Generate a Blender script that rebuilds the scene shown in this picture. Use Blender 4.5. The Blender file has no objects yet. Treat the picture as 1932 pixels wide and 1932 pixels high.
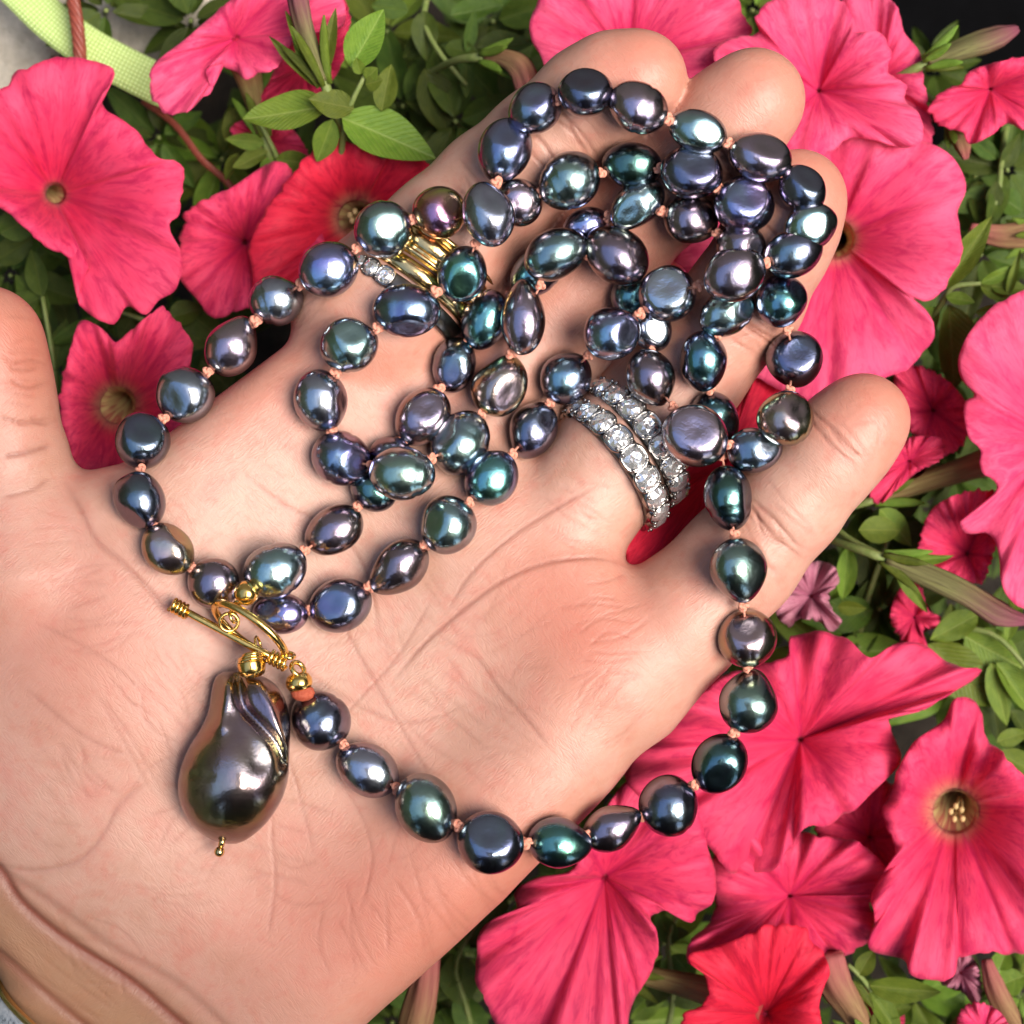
import bpy, bmesh, math, random
import numpy as np
from mathutils import Vector, Matrix
from mathutils.bvhtree import BVHTree

rng = np.random.default_rng(7)
random.seed(7)
scene = bpy.context.scene
COL = scene.collection

# ------------------------------------------------------------------ units
# lengths below are written in "px": 1 px = 0.087 mm on the plane of the palm
S = 8.7e-5
D = 2990.0                       # height of the lens above the palm plane (26 cm)


def W(u, v, z):
    k = 1.0 - z / D
    return np.array([(u - 966.0) * k, (966.0 - v) * k, z])


def P(u, v, z):
    return Vector(W(u, v, z) * S)


# ------------------------------------------------------------------ camera
cam_data = bpy.data.cameras.new("camera")
cam = bpy.data.objects.new("camera", cam_data)
COL.objects.link(cam)
cam.location = (0, 0, D * S)
cam.rotation_euler = (0, 0, 0)
cam_data.sensor_fit = 'HORIZONTAL'
cam_data.angle = 2 * math.atan(966.0 / D)
cam_data.clip_start = 0.005
cam_data.clip_end = 50
cam_data.dof.use_dof = True
cam_data.dof.focus_distance = (D - 30) * S
cam_data.dof.aperture_fstop = 20.0
scene.camera = cam

# ------------------------------------------------------------------ world, sun
SUN = Vector((0.42, -0.10, 0.80)).normalized()
world = bpy.data.worlds.new("World")
scene.world = world
world.use_nodes = True
wn = world.node_tree
bgn = wn.nodes["Background"]
sky = wn.nodes.new("ShaderNodeTexSky")
sky.sky_type = 'NISHITA'
sky.sun_disc = False
sky.sun_elevation = math.asin(SUN.z)
sky.sun_rotation = math.atan2(SUN.x, SUN.y)
sky.air_density = 1.0
sky.dust_density = 3.0
sky.ozone_density = 1.0
wn.links.new(sky.outputs[0], bgn.inputs[0])
bgn.inputs[1].default_value = 0.15

sd = bpy.data.lights.new("sun", 'SUN')
sd.energy = 2.6
sd.angle = math.radians(38)
sd.color = (1.0, 0.93, 0.84)
so = bpy.data.objects.new("sun", sd)
COL.objects.link(so)
so.rotation_euler = SUN.to_track_quat('Z', 'Y').to_euler()

vs = scene.view_settings
vs.view_transform = 'Standard'
vs.look = 'None'
vs.exposure = 0.95
vs.gamma = 1.0
scene.render.engine = 'CYCLES'
scene.cycles.use_denoising = True
scene.cycles.max_bounces = 6
scene.cycles.diffuse_bounces = 3
scene.cycles.glossy_bounces = 4
scene.cycles.transmission_bounces = 4
scene.cycles.caustics_reflective = False
scene.cycles.caustics_refractive = False

# ------------------------------------------------------------------ node helpers


class M:
    """small wrapper round a material node tree"""

    def __init__(self, name):
        self.m = bpy.data.materials.new(name)
        self.m.use_nodes = True
        self.t = self.m.node_tree
        self.t.nodes.clear()
        self.out = self.t.nodes.new("ShaderNodeOutputMaterial")

    def n(self, kind, ins=None, **attrs):
        nd = self.t.nodes.new("ShaderNode" + kind)
        for a, b in attrs.items():
            setattr(nd, a, b)
        for key, val in (ins or {}).items():
            sk = nd.inputs[key]
            if hasattr(val, "is_output"):
                self.t.links.new(val, sk)
            else:
                if isinstance(val, (tuple, list)) and len(val) == 3 and sk.type == 'RGBA':
                    val = (*val, 1.0)
                sk.default_value = val
        return nd

    def math(self, op, a, b=0.0, c=0.0, clamp=False):
        nd = self.n("Math", {0: a, 1: b, 2: c}, operation=op, use_clamp=clamp)
        return nd.outputs[0]

    def mix(self, f, a, b, mode='MIX'):
        nd = self.n("Mix", {}, data_type='RGBA', blend_type=mode)
        for i, val in ((0, f), (6, a), (7, b)):
            sk = nd.inputs[i]
            if hasattr(val, "is_output"):
                self.t.links.new(val, sk)
            else:
                if isinstance(val, (tuple, list)) and len(val) == 3:
                    val = (*val, 1.0)
                sk.default_value = val
        return nd.outputs[2]

    def ramp(self, f, stops):
        nd = self.n("ValToRGB", {0: f})
        cr = nd.color_ramp
        while len(cr.elements) < len(stops):
            cr.elements.new(0.5)
        for e, (p, c) in zip(cr.elements, stops):
            e.position = p
            e.color = (*c, 1) if len(c) == 3 else c
        return nd.outputs[0]

    def noise(self, vec, scale, detail=3.0, rough=0.55, dist=0.0):
        nd = self.n("TexNoise", {"Vector": vec, "Scale": scale, "Detail": detail, "Roughness": rough, "Distortion": dist})
        return nd.outputs[0]

    def attr(self, name):
        return self.n("Attribute", attribute_name=name)

    def mapping(self, vec, scale=(1, 1, 1), rot=(0, 0, 0), loc=(0, 0, 0)):
        return self.n("Mapping", {"Vector": vec, "Scale": scale, "Rotation": rot, "Location": loc}).outputs[0]

    def finish(self, shader):
        self.t.links.new(shader, self.out.inputs[0])
        return self.m


PX = 1.0 / S      # object-space metres -> px


def skin_material():
    m = M("skin")
    obj = m.n("TexCoord").outputs["Object"]
    px = m.mapping(obj, (PX, PX, PX))
    tone = m.attr("tone").outputs["Fac"]
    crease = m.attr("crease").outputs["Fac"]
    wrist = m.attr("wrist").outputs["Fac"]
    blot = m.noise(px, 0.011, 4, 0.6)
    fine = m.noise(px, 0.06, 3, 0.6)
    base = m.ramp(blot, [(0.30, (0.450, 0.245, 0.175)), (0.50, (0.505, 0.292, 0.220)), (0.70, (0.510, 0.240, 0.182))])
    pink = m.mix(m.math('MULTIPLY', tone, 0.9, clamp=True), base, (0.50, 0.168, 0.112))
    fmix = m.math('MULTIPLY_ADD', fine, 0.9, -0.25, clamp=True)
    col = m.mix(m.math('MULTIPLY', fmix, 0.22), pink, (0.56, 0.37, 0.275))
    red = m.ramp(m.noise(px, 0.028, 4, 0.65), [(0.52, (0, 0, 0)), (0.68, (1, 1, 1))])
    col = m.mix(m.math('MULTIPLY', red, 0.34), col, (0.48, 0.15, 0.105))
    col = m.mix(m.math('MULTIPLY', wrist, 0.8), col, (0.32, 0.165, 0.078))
    col = m.mix(m.math('MULTIPLY', crease, 0.95, clamp=True), col, (0.22, 0.062, 0.038))  # reddish skin lines plus fold shade painted into the colour
    # fine relief: short crossing lines in patches and a pebbled grain
    def lines(ang, stretch, sc):
        v = m.mapping(m.mapping(px, (1, 1, 1), (0, 0, ang)), (sc, sc / stretch, sc / 2))
        l = m.noise(v, 1.0, 1, 0.5, 0.9)
        return m.math('SUBTRACT', 1.0, m.math('MULTIPLY', m.math('ABSOLUTE', m.math('SUBTRACT', l, 0.5)), 8.0, clamp=True))
    l1 = lines(0.85, 5, 0.13)
    l2 = lines(-0.7, 4, 0.12)
    mask = m.math('MULTIPLY_ADD', m.noise(px, 0.007, 2), 5.0, -2.0, clamp=True)
    mask2 = m.math('SUBTRACT', 1.0, mask)
    vor = m.n("TexVoronoi", {"Vector": px, "Scale": 0.2}, feature='DISTANCE_TO_EDGE').outputs[0]
    grain = m.noise(px, 0.4, 2, 0.6)
    h = m.math('MULTIPLY', vor, 0.35)
    h = m.math('MULTIPLY_ADD', m.math('MULTIPLY', l1, mask), -0.6, h)
    h = m.math('MULTIPLY_ADD', m.math('MULTIPLY', l2, mask2), -0.5, h)
    h = m.math('MULTIPLY_ADD', grain, 0.18, h)
    bump = m.n("Bump", {"Height": h, "Strength": 0.42, "Distance": 1.5 * S}).outputs[0]
    bs = m.n("BsdfPrincipled", {"Base Color": col, "Roughness": 0.47, "Specular IOR Level": 0.5,
                                "Subsurface Weight": 0.16, "Subsurface Radius": (1.0, 0.35, 0.18),
                                "Subsurface Scale": 0.0022, "Normal": bump})
    return m.finish(bs.outputs[0])


def pearl_material(name, c0, c1, c2, rim, rough=0.215):
    m = M(name)
    obj = m.n("TexCoord").outputs["Object"]
    rnd = m.n("ObjectInfo").outputs["Random"]
    off = m.n("VectorMath", {0: obj, 1: m.n("CombineXYZ", {0: rnd, 1: m.math('MULTIPLY', rnd, 7.3), 2: 0.3}).outputs[0]}, operation='ADD').outputs[0]
    px = m.mapping(off, (PX, PX, PX))
    a = m.noise(px, 0.014, 2, 0.5, 0.5)
    hue = m.noise(px, 0.011, 2, 0.5, 0.4)
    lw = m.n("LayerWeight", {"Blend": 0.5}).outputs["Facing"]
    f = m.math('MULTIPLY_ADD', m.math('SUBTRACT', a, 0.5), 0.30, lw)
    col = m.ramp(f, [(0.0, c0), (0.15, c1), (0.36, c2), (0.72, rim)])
    mott = m.noise(px, 0.10, 4, 0.65)
    col = m.mix(m.math('MULTIPLY_ADD', mott, 0.5, -0.14, clamp=True), col, tuple(x * 0.5 for x in c1))
    col = m.n("HueSaturation", {"Color": col, "Hue": m.math('MULTIPLY_ADD', hue, 0.42, 0.29), "Saturation": 0.96, "Value": m.math('MULTIPLY_ADD', rnd, 0.4, 0.8)}).outputs[0]
    g = m.noise(px, 0.045, 4, 0.6)
    bump = m.n("Bump", {"Height": g, "Strength": 0.32, "Distance": 3.4 * S}).outputs[0]
    r = m.math('MULTIPLY_ADD', mott, 0.14, rough - 0.07)
    bs = m.n("BsdfPrincipled", {"Base Color": col, "Metallic": 1.0, "Roughness": r, "Normal": bump,
                                "Coat Weight": 0.35, "Coat Roughness": 0.07, "Coat IOR": 1.5})
    return m.finish(bs.outputs[0])


PD = 0.96
PT = {
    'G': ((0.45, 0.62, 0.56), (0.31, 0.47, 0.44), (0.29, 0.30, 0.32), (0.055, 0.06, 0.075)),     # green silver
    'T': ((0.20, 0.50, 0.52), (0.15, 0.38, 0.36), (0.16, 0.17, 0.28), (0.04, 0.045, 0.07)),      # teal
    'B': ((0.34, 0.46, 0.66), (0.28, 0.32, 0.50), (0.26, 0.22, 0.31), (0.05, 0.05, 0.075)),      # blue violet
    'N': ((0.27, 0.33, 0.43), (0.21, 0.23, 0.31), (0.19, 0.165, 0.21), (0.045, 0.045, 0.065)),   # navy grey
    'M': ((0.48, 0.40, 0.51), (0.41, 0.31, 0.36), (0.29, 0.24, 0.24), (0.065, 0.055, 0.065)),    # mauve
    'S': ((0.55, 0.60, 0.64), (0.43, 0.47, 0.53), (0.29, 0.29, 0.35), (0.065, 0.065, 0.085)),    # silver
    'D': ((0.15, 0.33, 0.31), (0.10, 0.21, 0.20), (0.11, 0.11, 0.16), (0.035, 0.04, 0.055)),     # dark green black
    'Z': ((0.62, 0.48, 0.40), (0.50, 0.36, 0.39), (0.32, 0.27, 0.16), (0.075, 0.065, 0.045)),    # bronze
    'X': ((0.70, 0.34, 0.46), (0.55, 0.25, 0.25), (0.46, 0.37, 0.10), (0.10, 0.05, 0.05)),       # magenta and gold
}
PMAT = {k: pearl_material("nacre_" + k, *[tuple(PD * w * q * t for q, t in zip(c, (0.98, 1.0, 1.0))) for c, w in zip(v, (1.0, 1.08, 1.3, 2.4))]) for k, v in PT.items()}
MAT_PENDANT = pearl_material("nacre_pendant", (0.50, 0.42, 0.37), (0.42, 0.31, 0.31), (0.33, 0.27, 0.17), (0.10, 0.075, 0.08), 0.22)


def metal(name, col, rough, bump=0.0):
    m = M(name)
    px = m.mapping(m.n("TexCoord").outputs["Object"], (PX, PX, PX))
    g = m.noise(px, 0.09, 3)
    ins = {"Base Color": m.mix(m.math('MULTIPLY', g, 0.35), col, tuple(c * 0.7 for c in col)), "Metallic": 1.0,
           "Roughness": m.math('MULTIPLY_ADD', m.noise(px, 0.25, 3), 0.15, rough - 0.05)}
    if bump:
        ins["Normal"] = m.n("Bump", {"Height": m.noise(px, 0.06, 2), "Strength": bump, "Distance": 4 * S}).outputs[0]
    return m.finish(m.n("BsdfPrincipled", ins).outputs[0])


MAT_GOLD = metal("gold", (0.86, 0.58, 0.17), 0.17, 0.25)
MAT_PALEGOLD = metal("pale_gold", (0.78, 0.57, 0.25), 0.16, 0.2)
MAT_PLAT = metal("white_metal", (0.36, 0.34, 0.32), 0.18, 0.2)
MAT_DARKPLAT = metal("dark_white_metal", (0.13, 0.12, 0.11), 0.3, 0.2)


def diamond_material():
    m = M("diamond")
    geo = m.n("NewGeometry")
    a = m.n("BsdfPrincipled", {"Base Color": (0.98, 0.98, 0.97), "Metallic": 0.8, "Roughness": 0.16})
    b = m.n("BsdfGlass", {"Color": (1, 1, 1), "Roughness": 0.0, "IOR": 2.2})
    mx = m.n("MixShader", {0: 0.15, 1: a.outputs[0], 2: b.outputs[0]})
    return m.finish(mx.outputs[0])


MAT_DIAMOND = diamond_material()


def simple(name, col, col2, scale, rough=0.6, bump=0.0, detail=4, spec=0.4, transl=0.0):
    m = M(name)
    px = m.mapping(m.n("TexCoord").outputs["Object"], (PX, PX, PX))
    f = m.ramp(m.noise(px, scale, detail, 0.6), [(0.3, (0, 0, 0)), (0.7, (1, 1, 1))])
    ins = {"Base Color": m.mix(f, col, col2), "Roughness": rough, "Specular IOR Level": spec}
    if bump:
        ins["Normal"] = m.n("Bump", {"Height": m.noise(px, scale * 3, 5), "Strength": bump, "Distance": 12 * S}).outputs[0]
    return m.finish(m.n("BsdfPrincipled", ins).outputs[0])


MAT_THREAD = simple("coral_silk", (0.72, 0.26, 0.17), (0.80, 0.38, 0.27), 0.2, 0.7, 0.4)
MAT_RUST = simple("rust_silk", (0.36, 0.05, 0.02), (0.50, 0.12, 0.06), 0.2, 0.6, 0.4)
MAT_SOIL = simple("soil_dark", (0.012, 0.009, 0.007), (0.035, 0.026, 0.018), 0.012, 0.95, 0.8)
MAT_STONE = simple("pale_stone", (0.34, 0.30, 0.23), (0.56, 0.51, 0.42), 0.02, 0.9, 1.0, 8)
MAT_SHADE_BLACK = simple("shade_black", (0.001, 0.001, 0.0012), (0.002, 0.002, 0.0024), 0.01, 0.85, 0.05, 4, 0.04)  # near-black colour stands in for the shade of the top right corner
MAT_CABLE = simple("rust_red_cable", (0.17, 0.035, 0.02), (0.26, 0.06, 0.04), 0.05, 0.4, 0.1)
MAT_STEM = simple("green_stem", (0.13, 0.19, 0.04), (0.19, 0.22, 0.07), 0.05, 0.6, 0.2)
MAT_DRY = simple("dry_stem", (0.22, 0.13, 0.07), (0.32, 0.20, 0.12), 0.04, 0.8, 0.3)
MAT_CUFF = None


def strap_material():
    m = M("lime_webbing")
    uv = m.n("TexCoord").outputs["UV"]
    w1 = m.n("TexWave", {"Vector": m.mapping(uv, (19, 3.2, 1)), "Scale": 1.0, "Distortion": 0.6, "Detail": 1.0}, bands_direction='X').outputs[1]
    w2 = m.n("TexWave", {"Vector": m.mapping(uv, (19, 3.2, 1)), "Scale": 1.0, "Distortion": 0.6, "Detail": 1.0}, bands_direction='Y').outputs[1]
    h = m.math('MULTIPLY', w1, w2)
    col = m.mix(h, (0.36, 0.50, 0.13), (0.72, 0.86, 0.40))
    nrm = m.n("Bump", {"Height": h, "Strength": 0.6, "Distance": 4 * S}).outputs[0]
    return m.finish(m.n("BsdfPrincipled", {"Base Color": col, "Roughness": 0.75, "Normal": nrm}).outputs[0])


MAT_STRAP = strap_material()


def petal_material(name, deep, light, vein, transl=0.36):
    deep, light, vein = (tuple(1.0 * q for q in c) for c in (deep, light, vein))
    m = M(name)
    uv = m.n("TexCoord").outputs["UV"]        # x: round the flower, y: throat to rim
    rnd = m.n("ObjectInfo").outputs["Random"]
    sep = m.n("SeparateXYZ", {0: uv})
    rad = sep.outputs[1]
    mv = m.n("CombineXYZ", {0: m.math('MULTIPLY', sep.outputs[0], 46.0), 1: m.math('MULTIPLY', rad, 3.2), 2: m.math('MULTIPLY', rnd, 31.0)}).outputs[0]
    streak = m.noise(mv, 1.0, 4, 0.6, 1.2)
    mv2 = m.n("CombineXYZ", {0: m.math('MULTIPLY', sep.outputs[0], 130.0), 1: m.math('MULTIPLY', rad, 5.0), 2: m.math('MULTIPLY', rnd, 17.0)}).outputs[0]
    fine = m.noise(mv2, 1.0, 3, 0.6, 1.5)
    px = m.mapping(m.n("TexCoord").outputs["Object"], (PX, PX, PX))
    cloud = m.noise(px, 0.012, 3, 0.5)
    grad = m.math('MULTIPLY_ADD', rad, 0.55, m.math('MULTIPLY_ADD', cloud, 0.9, -0.35), clamp=True)
    col = m.mix(grad, deep, light)
    sv = m.ramp(streak, [(0.47, (0, 0, 0)), (0.66, (1, 1, 1))])
    fv = m.ramp(fine, [(0.50, (0, 0, 0)), (0.70, (1, 1, 1))])
    col = m.mix(m.math('MULTIPLY', sv, 0.62), col, vein)
    col = m.mix(m.math('MULTIPLY', fv, 0.46), col, vein)
    main = m.attr("vein").outputs["Fac"]
    col = m.mix(m.math('MULTIPLY', main, 0.7, clamp=True), col, vein)
    thr = m.attr("thr").outputs["Fac"]
    ycol = m.mix(sv, (0.62, 0.34, 0.20), (0.45, 0.06, 0.08))
    col = m.mix(m.math('MULTIPLY', thr, 0.75), col, ycol)
    h = m.math('MULTIPLY_ADD', streak, -1.0, m.math('MULTIPLY', fine, -0.5))
    nrm = m.n("Bump", {"Height": h, "Strength": 0.4, "Distance": 5 * S}).outputs[0]
    bs = m.n("BsdfPrincipled", {"Base Color": col, "Roughness": 0.6, "Specular IOR Level": 0.25, "Normal": nrm,
                                "Sheen Weight": 0.10, "Sheen Roughness": 0.4, "Sheen Tint": (1.0, 0.6, 0.7, 1)})
    tr = m.n("BsdfTranslucent", {"Color": col, "Normal": nrm})
    mx = m.n("MixShader", {0: transl, 1: bs.outputs[0], 2: tr.outputs[0]})
    return m.finish(mx.outputs[0])


PETAL = {
    'pink': petal_material("petal_pink", (0.80, 0.028, 0.105), (0.90, 0.105, 0.225), (0.50, 0.008, 0.085)),
    'rose': petal_material("petal_rose", (0.82, 0.04, 0.145), (0.93, 0.165, 0.31), (0.56, 0.012, 0.11)),
    'red': petal_material("petal_red", (0.78, 0.012, 0.045), (0.88, 0.045, 0.10), (0.48, 0.004, 0.035)),
    'deep': petal_material("petal_deep", (0.55, 0.012, 0.06), (0.68, 0.045, 0.13), (0.32, 0.004, 0.04)),
    'faded': petal_material("petal_faded", (0.50, 0.16, 0.24), (0.66, 0.33, 0.40), (0.33, 0.07, 0.14)),
}


def throat_material():
    m = M("throat_yellow")
    uv = m.n("TexCoord").outputs["UV"]
    sep = m.n("SeparateXYZ", {0: uv})
    mv = m.n("CombineXYZ", {0: m.math('MULTIPLY', sep.outputs[0], 34.0), 1: m.math('MULTIPLY', sep.outputs[1], 1.5), 2: 0.0}).outputs[0]
    s = m.ramp(m.noise(mv, 1.0, 3, 0.6, 0.5), [(0.46, (0, 0, 0)), (0.60, (1, 1, 1))])
    c = m.mix(s, (0.46, 0.34, 0.14), (0.30, 0.07, 0.05))
    return m.finish(m.n("BsdfPrincipled", {"Base Color": c, "Roughness": 0.6}).outputs[0])


MAT_THROAT = throat_material()


def tube_material(name, a, b, tip):
    m = M(name)
    uv = m.n("TexCoord").outputs["UV"]
    sep = m.n("SeparateXYZ", {0: uv})
    mv = m.n("CombineXYZ", {0: m.math('MULTIPLY', sep.outputs[0], 26.0), 1: m.math('MULTIPLY', sep.outputs[1], 2.0), 2: 0.0}).outputs[0]
    s = m.ramp(m.noise(mv, 1.0, 3, 0.6, 0.6), [(0.40, (0, 0, 0)), (0.62, (1, 1, 1))])
    c = m.mix(s, a, b)
    c = m.mix(m.ramp(sep.outputs[1], [(0.45, (0, 0, 0)), (0.95, (1, 1, 1))]), c, tip)
    nrm = m.n("Bump", {"Height": s, "Strength": 0.4, "Distance": 4 * S}).outputs[0]
    return m.finish(m.n("BsdfPrincipled", {"Base Color": c, "Roughness": 0.7, "Normal": nrm, "Specular IOR Level": 0.2}).outputs[0])


MAT_TUBE = tube_material("tube_olive", (0.24, 0.20, 0.07), (0.15, 0.08, 0.035), (0.40, 0.09, 0.07))
MAT_BUDT = tube_material("bud_mauve", (0.16, 0.155, 0.055), (0.085, 0.07, 0.03), (0.17, 0.045, 0.065))
MAT_BUDP = tube_material("bud_pale", (0.25, 0.155, 0.07), (0.17, 0.075, 0.04), (0.30, 0.085, 0.08))


def leaf_material(name, c1, c2, rib):
    m = M(name)
    uv = m.n("TexCoord").outputs["UV"]
    rnd = m.n("ObjectInfo").outputs["Random"]
    sep = m.n("SeparateXYZ", {0: uv})
    y = m.math('ABSOLUTE', m.math('SUBTRACT', sep.outputs[1], 0.5))
    mid = m.math('SUBTRACT', 1.0, m.math('MULTIPLY', y, 26.0, clamp=True))
    ph = m.math('MULTIPLY_ADD', y, -9.0, m.math('MULTIPLY', sep.outputs[0], 13.0))
    side = m.math('POWER', m.math('ABSOLUTE', m.math('SINE', m.math('MULTIPLY', ph, 3.14159))), 14.0)
    side = m.math('SUBTRACT', 1.0, m.math('MULTIPLY', m.math('SUBTRACT', 1.0, side), 1.0))
    wv = m.n("CombineXYZ", {0: m.math('MULTIPLY', sep.outputs[0], 7.0), 1: m.math('MULTIPLY', sep.outputs[1], 5.0), 2: m.math('MULTIPLY', rnd, 40.0)}).outputs[0]
    n1 = m.noise(wv, 1.0, 4, 0.6, 0.5)
    col = m.mix(m.ramp(n1, [(0.3, (0, 0, 0)), (0.7, (1, 1, 1))]), c1, c2)
    col = m.mix(m.math('MULTIPLY', mid, 0.7, clamp=True), col, rib)
    col = m.mix(m.math('MULTIPLY', side, 0.22, clamp=True), col, rib)
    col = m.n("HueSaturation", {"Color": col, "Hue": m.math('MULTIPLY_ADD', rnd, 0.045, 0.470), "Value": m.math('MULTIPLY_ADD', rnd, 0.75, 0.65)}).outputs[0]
    h = m.math('MULTIPLY_ADD', m.math('MAXIMUM', mid, side), -0.7, n1)
    nrm = m.n("Bump", {"Height": h, "Strength": 0.45, "Distance": 6 * S}).outputs[0]
    bs = m.n("BsdfPrincipled", {"Base Color": col, "Roughness": 0.5, "Specular IOR Level": 0.24, "Normal": nrm})
    tr = m.n("BsdfTranslucent", {"Color": col})
    return m.finish(m.n("MixShader", {0: 0.22, 1: bs.outputs[0], 2: tr.outputs[0]}).outputs[0])


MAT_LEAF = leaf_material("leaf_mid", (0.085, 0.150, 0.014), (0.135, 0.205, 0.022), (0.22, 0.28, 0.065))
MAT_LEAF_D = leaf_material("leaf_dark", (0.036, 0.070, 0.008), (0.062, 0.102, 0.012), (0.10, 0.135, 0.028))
MAT_SKIN = skin_material()

# ------------------------------------------------------------------ mesh helpers


def link(name, data, mat=None, parent=None):
    o = bpy.data.objects.new(name, data)
    COL.objects.link(o)
    if mat is not None and data is not None and len(data.materials) == 0:
        data.materials.append(mat)
    if parent is not None:
        o.parent = parent
    return o


def mesh(name, verts, faces, smooth=True):
    me = bpy.data.meshes.new(name)
    me.from_pydata([tuple(map(float, v)) for v in verts], [], faces)
    me.validate()
    if smooth:
        me.polygons.foreach_set("use_smooth", [True] * len(me.polygons))
    me.update()
    return me


def part(name, verts_px, faces, mat, parent, smooth=True, origin=None):
    """verts in px world space; the object sits at origin (px world) inside its parent"""
    pl = np.array(parent.location) if parent is not None else np.zeros(3)
    if parent is not None and parent.parent is not None:
        pl = pl + np.array(parent.parent.location)
    o0 = np.array(origin, float) * S if origin is not None else (pl if parent is not None else np.zeros(3))
    me = mesh(name, np.asarray(verts_px, float) * S - o0, faces, smooth)
    o = link(name, me, mat, parent)
    o.location = o0 - pl
    return o


def tag(o, label=None, category=None, group=None, kind=None):
    if label:
        o["label"] = label
    if category:
        o["category"] = category
    if group:
        o["group"] = group
    if kind:
        o["kind"] = kind
    return o


def thing(name, label, category, w, group=None):
    e = bpy.data.objects.new(name, None)
    COL.objects.link(e)
    e.location = np.array(w, float) * S
    e.empty_display_size = 0.005
    return tag(e, label, category, group)


def uvs(me, grid_uv):
    """grid_uv: per-vertex (u,v)"""
    l = me.uv_layers.new(name="UVMap")
    vi = np.empty(len(me.loops), dtype=np.int32)
    me.loops.foreach_get("vertex_index", vi)
    l.data.foreach_set("uv", np.asarray(grid_uv, float)[vi].ravel())


def fattr(me, name, vals):
    a = me.attributes.new(name, 'FLOAT', 'POINT')
    a.data.foreach_set("value", np.asarray(vals, dtype=np.float32))


def catmull(pts, n, closed=False):
    pts = np.asarray(pts, float)
    m = len(pts)
    out = []
    segs = m if closed else m - 1
    # arc-length even sampling
    raw = []
    for i in range(segs):
        if closed:
            p0, p1, p2, p3 = pts[(i - 1) % m], pts[i], pts[(i + 1) % m], pts[(i + 2) % m]
        else:
            p0, p1, p2, p3 = pts[max(i - 1, 0)], pts[i], pts[i + 1], pts[min(i + 2, m - 1)]
        for t in np.linspace(0, 1, 10, endpoint=False):
            raw.append(0.5 * ((2 * p1) + (p2 - p0) * t + (2 * p0 - 5 * p1 + 4 * p2 - p3) * t * t + (3 * p1 - p0 - 3 * p2 + p3) * t ** 3))
    raw.append(pts[0] if closed else pts[-1])
    raw = np.array(raw)
    d = np.r_[0, np.cumsum(np.linalg.norm(np.diff(raw, axis=0), axis=1))]
    t = np.linspace(0, d[-1], n, endpoint=not closed)
    return np.stack([np.interp(t, d, raw[:, k]) for k in range(raw.shape[1])], 1)


def sweep(path, radii, seg=12, closed=False, caps=True, squash=1.0):
    """tube along a world-px path"""
    path = np.asarray(path, float)
    n = len(path)
    radii = np.broadcast_to(np.asarray(radii, float), (n,))
    T = np.gradient(path, axis=0)
    if closed:
        T = np.roll(path, -1, 0) - np.roll(path, 1, 0)
    T /= np.linalg.norm(T, axis=1)[:, None] + 1e-9
    ref = np.array([0, 0, 1.0]) if abs(T[0][2]) < 0.9 else np.array([1.0, 0, 0])
    nrm = ref - T[0] * ref.dot(T[0])
    nrm /= np.linalg.norm(nrm)
    vs_, uv = [], []
    for i in range(n):
        nrm = nrm - T[i] * nrm.dot(T[i])
        nrm /= np.linalg.norm(nrm) + 1e-9
        b = np.cross(T[i], nrm)
        for j in range(seg):
            a = 2 * math.pi * j / seg
            vs_.append(path[i] + radii[i] * (math.cos(a) * nrm * squash + math.sin(a) * b))
            uv.append((j / seg, i / max(n - 1, 1)))
    fs = []
    rows = n if closed else n - 1
    for i in range(rows):
        for j in range(seg):
            a, b_ = i * seg + j, i * seg + (j + 1) % seg
            c, d = ((i + 1) % n) * seg + (j + 1) % seg, ((i + 1) % n) * seg + j
            fs.append((a, b_, c, d))
    if caps and not closed:
        fs.append(tuple(range(seg))[::-1])
        fs.append(tuple(range((n - 1) * seg, n * seg)))
    return np.array(vs_), fs, np.array(uv)


def merge(*parts):
    vs_, fs, k = [], [], 0
    for v, f in parts:
        vs_.append(np.asarray(v, float))
        fs += [tuple(i + k for i in q) for q in f]
        k += len(v)
    return np.concatenate(vs_), fs


def ball(c, r, seg=14, ring=9, scale=(1, 1, 1)):
    vs_, fs = [], []
    for i in range(1, ring):
        th = math.pi * i / ring
        for j in range(seg):
            a = 2 * math.pi * j / seg
            vs_.append((math.sin(th) * math.cos(a), math.sin(th) * math.sin(a), math.cos(th)))
    vs_.append((0, 0, 1))
    vs_.append((0, 0, -1))
    top, bot = len(vs_) - 2, len(vs_) - 1
    for i in range(ring - 2):
        for j in range(seg):
            fs.append((i * seg + j, (i + 1) * seg + j, (i + 1) * seg + (j + 1) % seg, i * seg + (j + 1) % seg))
    for j in range(seg):
        fs.append((top, j, (j + 1) % seg))
        fs.append((bot, (ring - 2) * seg + (j + 1) % seg, (ring - 2) * seg + j))
    return np.array(vs_) * r * np.array(scale) + np.array(c), fs


# ------------------------------------------------------------------ ground, stone, planter
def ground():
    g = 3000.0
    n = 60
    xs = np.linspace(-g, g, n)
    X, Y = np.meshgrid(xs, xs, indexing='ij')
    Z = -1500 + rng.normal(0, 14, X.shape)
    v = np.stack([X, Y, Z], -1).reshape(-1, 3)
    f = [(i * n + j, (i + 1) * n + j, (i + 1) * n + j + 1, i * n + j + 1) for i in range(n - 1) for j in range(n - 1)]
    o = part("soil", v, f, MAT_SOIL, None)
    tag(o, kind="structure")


ground()


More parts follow.
